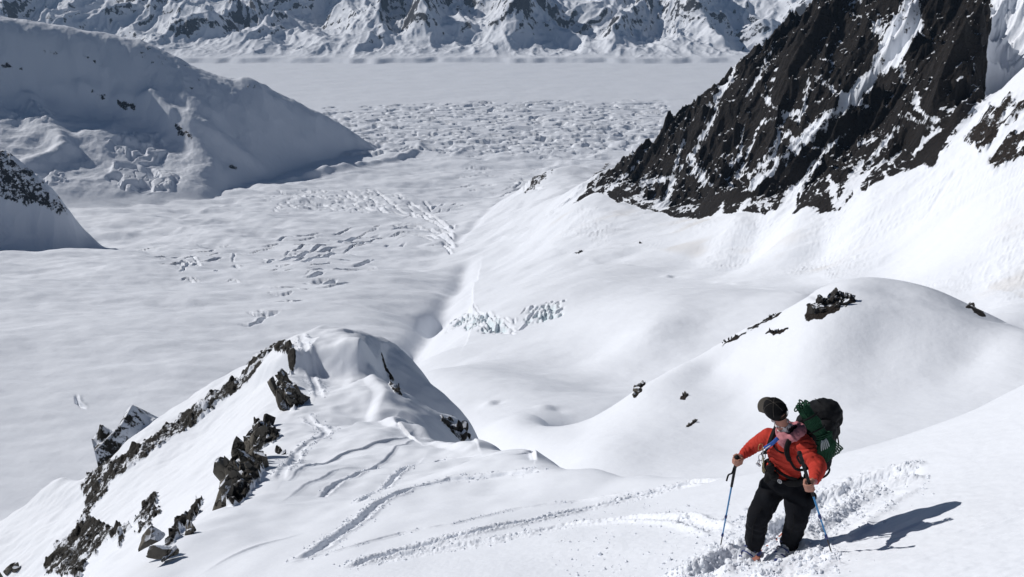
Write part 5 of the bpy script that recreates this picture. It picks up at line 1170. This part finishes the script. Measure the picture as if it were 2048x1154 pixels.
# ================================================================== ROCKS: crags, slabs and boulders that break the snow
def rock_mat(name, a, b_, snowy=.55):
    m, nt, b = base_mat(name); tc = nd(nt, 'ShaderNodeTexCoord'); ob = tc.outputs['Object']; geo = nd(nt, 'ShaderNodeNewGeometry')
    n1 = noise_node(nt, 1.6, 8, .65, ob); n2 = noise_node(nt, 9, 6, .65, ob); vo = nd(nt, 'ShaderNodeTexVoronoi', feature='DISTANCE_TO_EDGE'); vo.inputs['Scale'].default_value = 1.4
    wp = nd(nt, 'ShaderNodeVectorMath', operation='ADD'); nt.links.new(ob, wp.inputs[0]); nv = noise_node(nt, 2.0, 3, .6, ob); nt.links.new(nv.outputs['Color'], wp.inputs[1]); nt.links.new(wp.outputs[0], vo.inputs['Vector'])
    crack = nd(nt, 'ShaderNodeMapRange'); crack.inputs[1].default_value = 0.0; crack.inputs[2].default_value = .06; nt.links.new(vo.outputs['Distance'], crack.inputs[0])
    col = mixc(nt, n1.outputs[0], a, b_); col = mixc(nt, mathn(nt, 'MULTIPLY', n2.outputs[0], .5), col, (a[0] * .5, a[1] * .5, a[2] * .5)); col = mixc(nt, crack.outputs[0], (.012, .011, .010), col)
    sp = nd(nt, 'ShaderNodeSeparateXYZ'); nt.links.new(geo.outputs['Normal'], sp.inputs[0])
    k = mathn(nt, 'ADD', sp.outputs[2], mathn(nt, 'MULTIPLY', mathn(nt, 'SUBTRACT', n1.outputs[0], .5), .9)); mr = nd(nt, 'ShaderNodeMapRange'); mr.inputs[1].default_value = 1.30 - snowy; mr.inputs[2].default_value = 1.36 - snowy; nt.links.new(k, mr.inputs[0])
    nt.links.new(mixc(nt, mr.outputs[0], col, (.80, .832, .885)), b.inputs['Base Color']); b.inputs['Roughness'].default_value = .85; b.inputs['Specular IOR Level'].default_value = .2
    h = mathn(nt, 'ADD', mathn(nt, 'MULTIPLY', n2.outputs[0], .6), mathn(nt, 'MULTIPLY', crack.outputs[0], .5)); bp = nd(nt, 'ShaderNodeBump'); bp.inputs['Distance'].default_value = .08; bp.inputs['Strength'].default_value = .9; nt.links.new(h, bp.inputs['Height']); nt.links.new(bp.outputs[0], b.inputs['Normal']); return m
M_ROCKG = rock_mat('grey granite', (.22, .20, .165), (.07, .064, .058), .58)
M_ROCKD = rock_mat('dark broken rock', (.07, .065, .06), (.025, .023, .022), .62)
def slab(bm, c, ax, rng, cuts=26, det=2):
    """an angular block: a rough ball cut by random planes"""
    b2 = bmesh.new(); bmesh.ops.create_icosphere(b2, subdivisions=3, radius=1.0)
    for _ in range(cuts):
        n = Vector((rng.gauss(0, 1), rng.gauss(0, 1), rng.gauss(0, .8))).normalized(); d = rng.uniform(.30, .62)
        for v in b2.verts:
            k = v.co.dot(n)
            if k > d: v.co -= n * (k - d)
    sd = rng.random() * 50
    for v in b2.verts:
        co = v.co; k = .035 * float(gn(co.x * 3 + sd, co.y * 3 + co.z * 2.3, 5)) + .025 * float(gn(co.x * 8 + sd, co.y * 8 - co.z * 7, 6)); v.co = co * (1 + k)
        v.co = Vector(tuple(V(c) + ax[0] * v.co.x + ax[1] * v.co.y + ax[2] * v.co.z))
    me = bpy.data.meshes.new('t'); b2.to_mesh(me); b2.free(); bm.from_mesh(me); bpy.data.meshes.remove(me)
def crag(name, label, cat, pix, size, blocks, mat, seed, stretch=(1, 1, 1), sink=.25, tall=1.0, surf=None, y0=3.5, y1=88, group=None, lean_=(0, 0, 1)):
    """a group of joined blocks standing where the photo shows an outcrop; pix: outline points spread along the rock"""
    rng = random.Random(seed); S_ = surf or fore; bm = bmesh.new(); pts_ = []
    for a_ in pix:
        h = S_.hit(a_[0], a_[1], y0, y1); pts_.append(V((h[0], h[1], float(S_(np.array([h[0]]), np.array([h[1]]))[0]))))
    for i in range(blocks):
        k = rng.random() * (len(pts_) - 1); j = int(k); p_ = pts_[j] + (pts_[min(j + 1, len(pts_) - 1)] - pts_[j]) * (k - j); s_ = size * (rng.choice((.42, .55, .7, .85, 1.0)) if blocks > 5 else rng.choice((.7, .9, 1.0))) * rng.uniform(.85, 1.15)
        q_ = p_ + V((rng.gauss(0, .35), rng.gauss(0, .35), 0)) * size * .8; a1_ = unit(V((rng.gauss(0, 1), rng.gauss(0, 1), rng.gauss(0, .35)))); a3_ = unit(V(lean_) + V((rng.gauss(0, .3), rng.gauss(0, .3), 0))); a1_ = unit(a1_ - a3_ * np.dot(a1_, a3_)); a2_ = np.cross(a3_, a1_)
        slab(bm, q_ + up * s_ * (.45 * tall - sink), (a1_ * s_ * .62 * stretch[0], a2_ * s_ * .48 * stretch[1], a3_ * s_ * .85 * tall * stretch[2]), rng)
    return obj(name, bm, mat, None, smooth=False, origin=pts_[0], label=label, cat=cat, group=group)
crag('rock_crag', 'tall grey rock crag, the lowest and biggest on the left edge of the snow ridge', 'rock crag', [(478, 985), (486, 965), (498, 945), (505, 930), (500, 915), (520, 960), (480, 1000)], 1.25, 32, M_ROCKG, 1, tall=1.35, sink=.34)
crag('rock_crag', 'dark jagged rock crag on the ridge edge, just above the biggest crag', 'rock crag', [(508, 890), (515, 870), (528, 855), (545, 880), (520, 880)], 1.15, 20, M_ROCKD, 2, tall=1.1, sink=.32)
crag('rock_crag', 'leaning rock spike with light slabs below the bump of the ridge', 'rock crag', [(560, 770), (572, 785), (585, 800), (590, 812), (568, 810)], 1.2, 26, M_ROCKG, 3, tall=1.4, sink=.15, lean_=(-.5, 0, .8))
crag('rock_crag', 'dark broken rocks at the crest left of the ski track on the bump', 'rock crag', [(548, 705), (562, 708), (578, 722), (588, 740), (584, 752)], 1.1, 20, M_ROCKD, 4, sink=.3)
crag('rock_crag', 'dark rock knob at the upper end of the long rocky rib', 'rock crag', [(520, 722), (528, 712), (538, 704), (512, 735)], 1.0, 16, M_ROCKD, 5, sink=.3)
crag('boulder', 'flat grey slab jutting out at the bottom of the slope edge', 'boulder', [(318, 1122), (345, 1118)], 0.75, 3, M_ROCKG, 6, stretch=(1.6, 1.2, .5), sink=.12)
crag('boulder', 'small pointed grey boulder in snow above the jutting slab', 'boulder', [(378, 1072), (386, 1070)], .5, 3, M_ROCKG, 8, sink=.15)
crag('boulder', 'dark upright rock in the snow right of the biggest crag', 'boulder', [(552, 918), (556, 908)], .6, 4, M_ROCKD, 9, sink=.2)
crag('boulder', 'rounded brown boulder in the bottom left corner of the photo', 'boulder', [(12, 1146), (34, 1150)], 1.5, 4, M_ROCKG, 10, sink=.2, y0=20, y1=75)
crag('boulder', 'small dark rock alone on the shaded flank of the ridge', 'boulder', [(786, 784)], 1.0, 4, M_ROCKD, 11, sink=.3, y0=45)
crag('boulder', 'dark rocks at the foot of the shaded ridge flank', 'boulder', [(900, 842), (920, 862), (940, 885)], 1.0, 10, M_ROCKD, 12, sink=.4, y0=42)
KN = dict(surf=valley, y0=120, y1=340)
crag('rock_outcrop', 'brown rock outcrop near the top of the rounded snow knoll', 'rock outcrop', [(1622, 632), (1632, 615), (1645, 605), (1655, 600), (1640, 622)], 4.0, 34, M_ROCKD, 21, sink=.35, **KN)
crag('rock_outcrop', 'snowy speckled rock on the summit of the rounded knoll', 'rock outcrop', [(1668, 600), (1682, 585), (1705, 592), (1672, 612)], 2.4, 22, M_ROCKD, 22, sink=.5, **KN)
crag('rock_outcrop', 'low dark rocks in the snow below the knoll crest outcrop', 'rock outcrop', [(1533, 667), (1547, 664), (1562, 664)], 2.0, 12, M_ROCKD, 23, sink=.3, **KN)
crag('rock_outcrop', 'slanting brown rock ledge low on the left end of the knoll', 'rock outcrop', [(1270, 792), (1278, 775), (1292, 764)], 2.8, 20, M_ROCKG, 24, sink=.2, **KN)
crag('rock_outcrop', 'tiny pair of rocks on open snow above the climber\'s left', 'rock outcrop', [(1362, 792), (1375, 790)], 1.5, 4, M_ROCKG, 25, sink=.2, **KN)
crag('rock_outcrop', 'thin rock sliver in a snow fold left of the climber\'s cap', 'rock outcrop', [(1370, 856), (1384, 846), (1394, 840)], 1.3, 5, M_ROCKG, 26, sink=.35, **KN)
crag('rock_outcrop', 'thin dark rock line on the left skyline of the knoll', 'rock outcrop', [(1440, 690), (1475, 670), (1520, 648), (1556, 626)], 1.5, 22, M_ROCKD, 27, sink=.35, **KN)
crag('boulder', 'lone dark boulder on the wide snow below the buttress', 'boulder', [(1279, 486)], 7, 2, M_ROCKD, 28, sink=.2, surf=valley, y0=700, y1=2200)
crag('boulder', 'small dark rocks on the snow left of the lone boulder', 'boulder', [(1154, 508), (1162, 503)], 7, 4, M_ROCKD, 29, sink=.3, surf=valley, y0=700, y1=2200)

# ================================================================== SNOW CLODS thrown up along the tracks: nobody could count them
rng = np.random.RandomState(11)
b0 = bmesh.new(); bmesh.ops.create_icosphere(b0, subdivisions=2, radius=1.0); b0.verts.ensure_lookup_table()
IV = np.array([v.co[:] for v in b0.verts]); IF = np.array([[v.index for v in f.verts] for f in b0.faces]); b0.free()
def clods(name, cx, cy, rad, label, zoff=.2):
    n = len(cx); cz = Zs(cx, cy); q = rng.rand(n, 3, 3) - .5; sc = rad[:, None] * (.6 + .8 * rng.rand(n, 3)); W = np.empty((n, len(IV), 3), np.float32)
    shp = 1 + .62 * gn(IV[None, :, 0] * 1.7 + rng.rand(n, 1) * 90, IV[None, :, 1] * 1.7 + IV[None, :, 2] * 1.9 + rng.rand(n, 1) * 90, 3)
    a = rng.rand(n) * 6.28; ca_, sa_ = np.cos(a)[:, None], np.sin(a)[:, None]; x = IV[None, :, 0] * shp * sc[:, :1]; y = IV[None, :, 1] * shp * sc[:, 1:2]; z = IV[None, :, 2] * shp * sc[:, 2:3] * .8
    W[:, :, 0] = cx[:, None] + x * ca_ - y * sa_; W[:, :, 1] = cy[:, None] + x * sa_ + y * ca_; W[:, :, 2] = cz[:, None] + z + rad[:, None] * zoff
    Fc = (IF[None] + (np.arange(n) * len(IV))[:, None, None]).reshape(-1, 3); me = bpy.data.meshes.new(name); me.vertices.add(n * len(IV)); me.vertices.foreach_set('co', W.reshape(-1)); me.loops.add(Fc.size); me.polygons.add(len(Fc))
    me.loops.foreach_set('vertex_index', Fc.astype(np.int32).ravel()); me.polygons.foreach_set('loop_start', np.arange(0, Fc.size, 3, dtype=np.int32)); me.polygons.foreach_set('use_smooth', np.zeros(len(Fc), bool)); me.update(calc_edges=True); me.materials.append(M_FORE)
    o = bpy.data.objects.new(name, me); COL.objects.link(o); o['kind'] = 'stuff'; o['label'] = label; return o
def Zs(x, y):
    """height of the finished slope mesh"""
    u = x / y; iu = np.clip(np.searchsorted(FU, u) - 1, 0, len(FU) - 2); iv = np.clip(np.searchsorted(FY, y) - 1, 0, len(FY) - 2)
    return FZ[iv, iu]
cx, cy, cr = [], [], []
for k, (wl, w, rim) in enumerate(chunks):
    seg = np.sqrt(((wl[1:] - wl[:-1]) ** 2).sum(1)); L_ = seg.sum(); heavy = min(1.6, rim / .035)
    n = int(L_ * 60 * heavy) if k not in (8,) else int(L_ * 150)
    t = rng.rand(n) * L_; j = np.clip(np.searchsorted(np.cumsum(seg), t), 0, len(seg) - 1); tt = (t - np.concatenate([[0], np.cumsum(seg)])[j]) / seg[j]; p_ = wl[j] + (wl[j + 1] - wl[j]) * tt[:, None]
    dn = (wl[j + 1] - wl[j]) / seg[j][:, None]; sd = np.where(rng.rand(n) < .62, 1, -1); off = sd * (w * (1.15 + np.abs(rng.normal(0, 1.1, n)))) + rng.normal(0, .02, n); clump = gn(t * 1.3 + k * 9, t * 0 + .5, 3) > -.25
    x = p_[:, 0] - dn[:, 1] * off; y = p_[:, 1] + dn[:, 0] * off; r = (.004 + .017 * rng.rand(n) ** 3) * (1 + .25 * min(1, rim / .06)) * np.clip(p_[:, 1] / 14, .9, 2.0); m_ = clump & (y > 4.5)
    cx.append(x[m_]); cy.append(y[m_]); cr.append(r[m_])
# churned area behind and below the climber
n = 6500; ax_, ay_ = rng.uniform(1300, 1860, n), rng.uniform(940, 1154, n)
pg = in_poly(ax_, ay_, [(1330, 1154), (1400, 1095), (1450, 1060), (1490, 1010), (1560, 1030), (1640, 970), (1750, 935), (1860, 925), (1830, 960), (1750, 1000), (1730, 1030), (1640, 1075), (1690, 1105), (1640, 1154)]) & (rng.rand(n) < .5 + 1.6 * gn(ax_ / 30, ay_ / 18, 5)); ax_, ay_ = ax_[pg], ay_[pg]
hp = np.array([fore.hit(a, b, 4, 20, n=160) for a, b in zip(ax_, ay_)]); cx.append(hp[:, 0]); cy.append(hp[:, 1]); cr.append(.005 + .024 * rng.rand(len(hp)) ** 3.0)
# a few strays on clean snow
n = 700; ax_, ay_ = rng.uniform(1080, 1700, n), rng.uniform(1000, 1154, n); hp = np.array([fore.hit(a, b, 4, 20, n=160) for a, b in zip(ax_, ay_)]); cx.append(hp[:, 0]); cy.append(hp[:, 1]); cr.append(.003 + .014 * rng.rand(n) ** 4)
cx, cy, cr = np.concatenate(cx), np.concatenate(cy), np.concatenate(cr)
kp_ = np.ones(len(cx), bool)
for a_ in (ankR + f_ * .12, ankL + f_ * .10): kp_ &= ((cx - a_[0]) ** 2 + (cy - a_[1] + .06) ** 2) > .2 ** 2
cx, cy, cr = cx[kp_], cy[kp_], cr[kp_]
clods('snow_clods', cx, cy, cr, 'loose snow clods scattered along the tracks')
bx_ = np.array([fore.hit(a, b, 4, 20) for a, b in ((1200, 1110), (1338, 1118), (1376, 1015), (1376, 1035), (1556, 1082), (1425, 1100), (1463, 1106))])
for i, ((x, y), r_, lb) in enumerate(zip(bx_, (.035, .035, .03, .035, .05, .06, .06), ('left of all tracks near the bottom edge', 'below the left pole, by itself', 'above the skin track left of the left pole', 'left of the left pole at mid height', 'between the two boots', 'just below the tip of the left pole', 'between left pole tip and front boot'))):
    o = clods('snow_lump', np.array([x]), np.array([y]), np.array([r_]), 'white lump of snow ' + lb, .3); o['kind'] = 'thing'; o['category'] = 'snow lump'; o['group'] = 'single snow lumps on the slope'

# ================================================================== HAZE: thin even air over the whole scene
bm = bmesh.new(); bmesh.ops.create_cube(bm, size=1.0); hz0, hz1 = -1600.0, 900.0
bmesh.ops.transform(bm, matrix=Matrix.Translation((0, 8200, (hz0 + hz1) / 2)) @ Matrix.Diagonal((40000, 19000, hz1 - hz0, 1)), verts=bm.verts)
hm = bpy.data.materials.new('thin air'); hm.use_nodes = True; nt = hm.node_tree; nt.nodes.remove(nt.nodes['Principled BSDF'])
pv = nt.nodes.new('ShaderNodeVolumePrincipled'); pv.inputs['Density'].default_value = 1.9e-5; pv.inputs['Color'].default_value = (.45, .68, 1.0, 1); pv.inputs['Anisotropy'].default_value = 0.0
nt.links.new(pv.outputs[0], nt.nodes['Material Output'].inputs['Volume'])
me = bpy.data.meshes.new('haze'); bm.to_mesh(me); bm.free(); me.materials.append(hm); o = bpy.data.objects.new('haze', me); COL.objects.link(o); o['kind'] = 'stuff'; o['label'] = 'thin blue air over the far range'
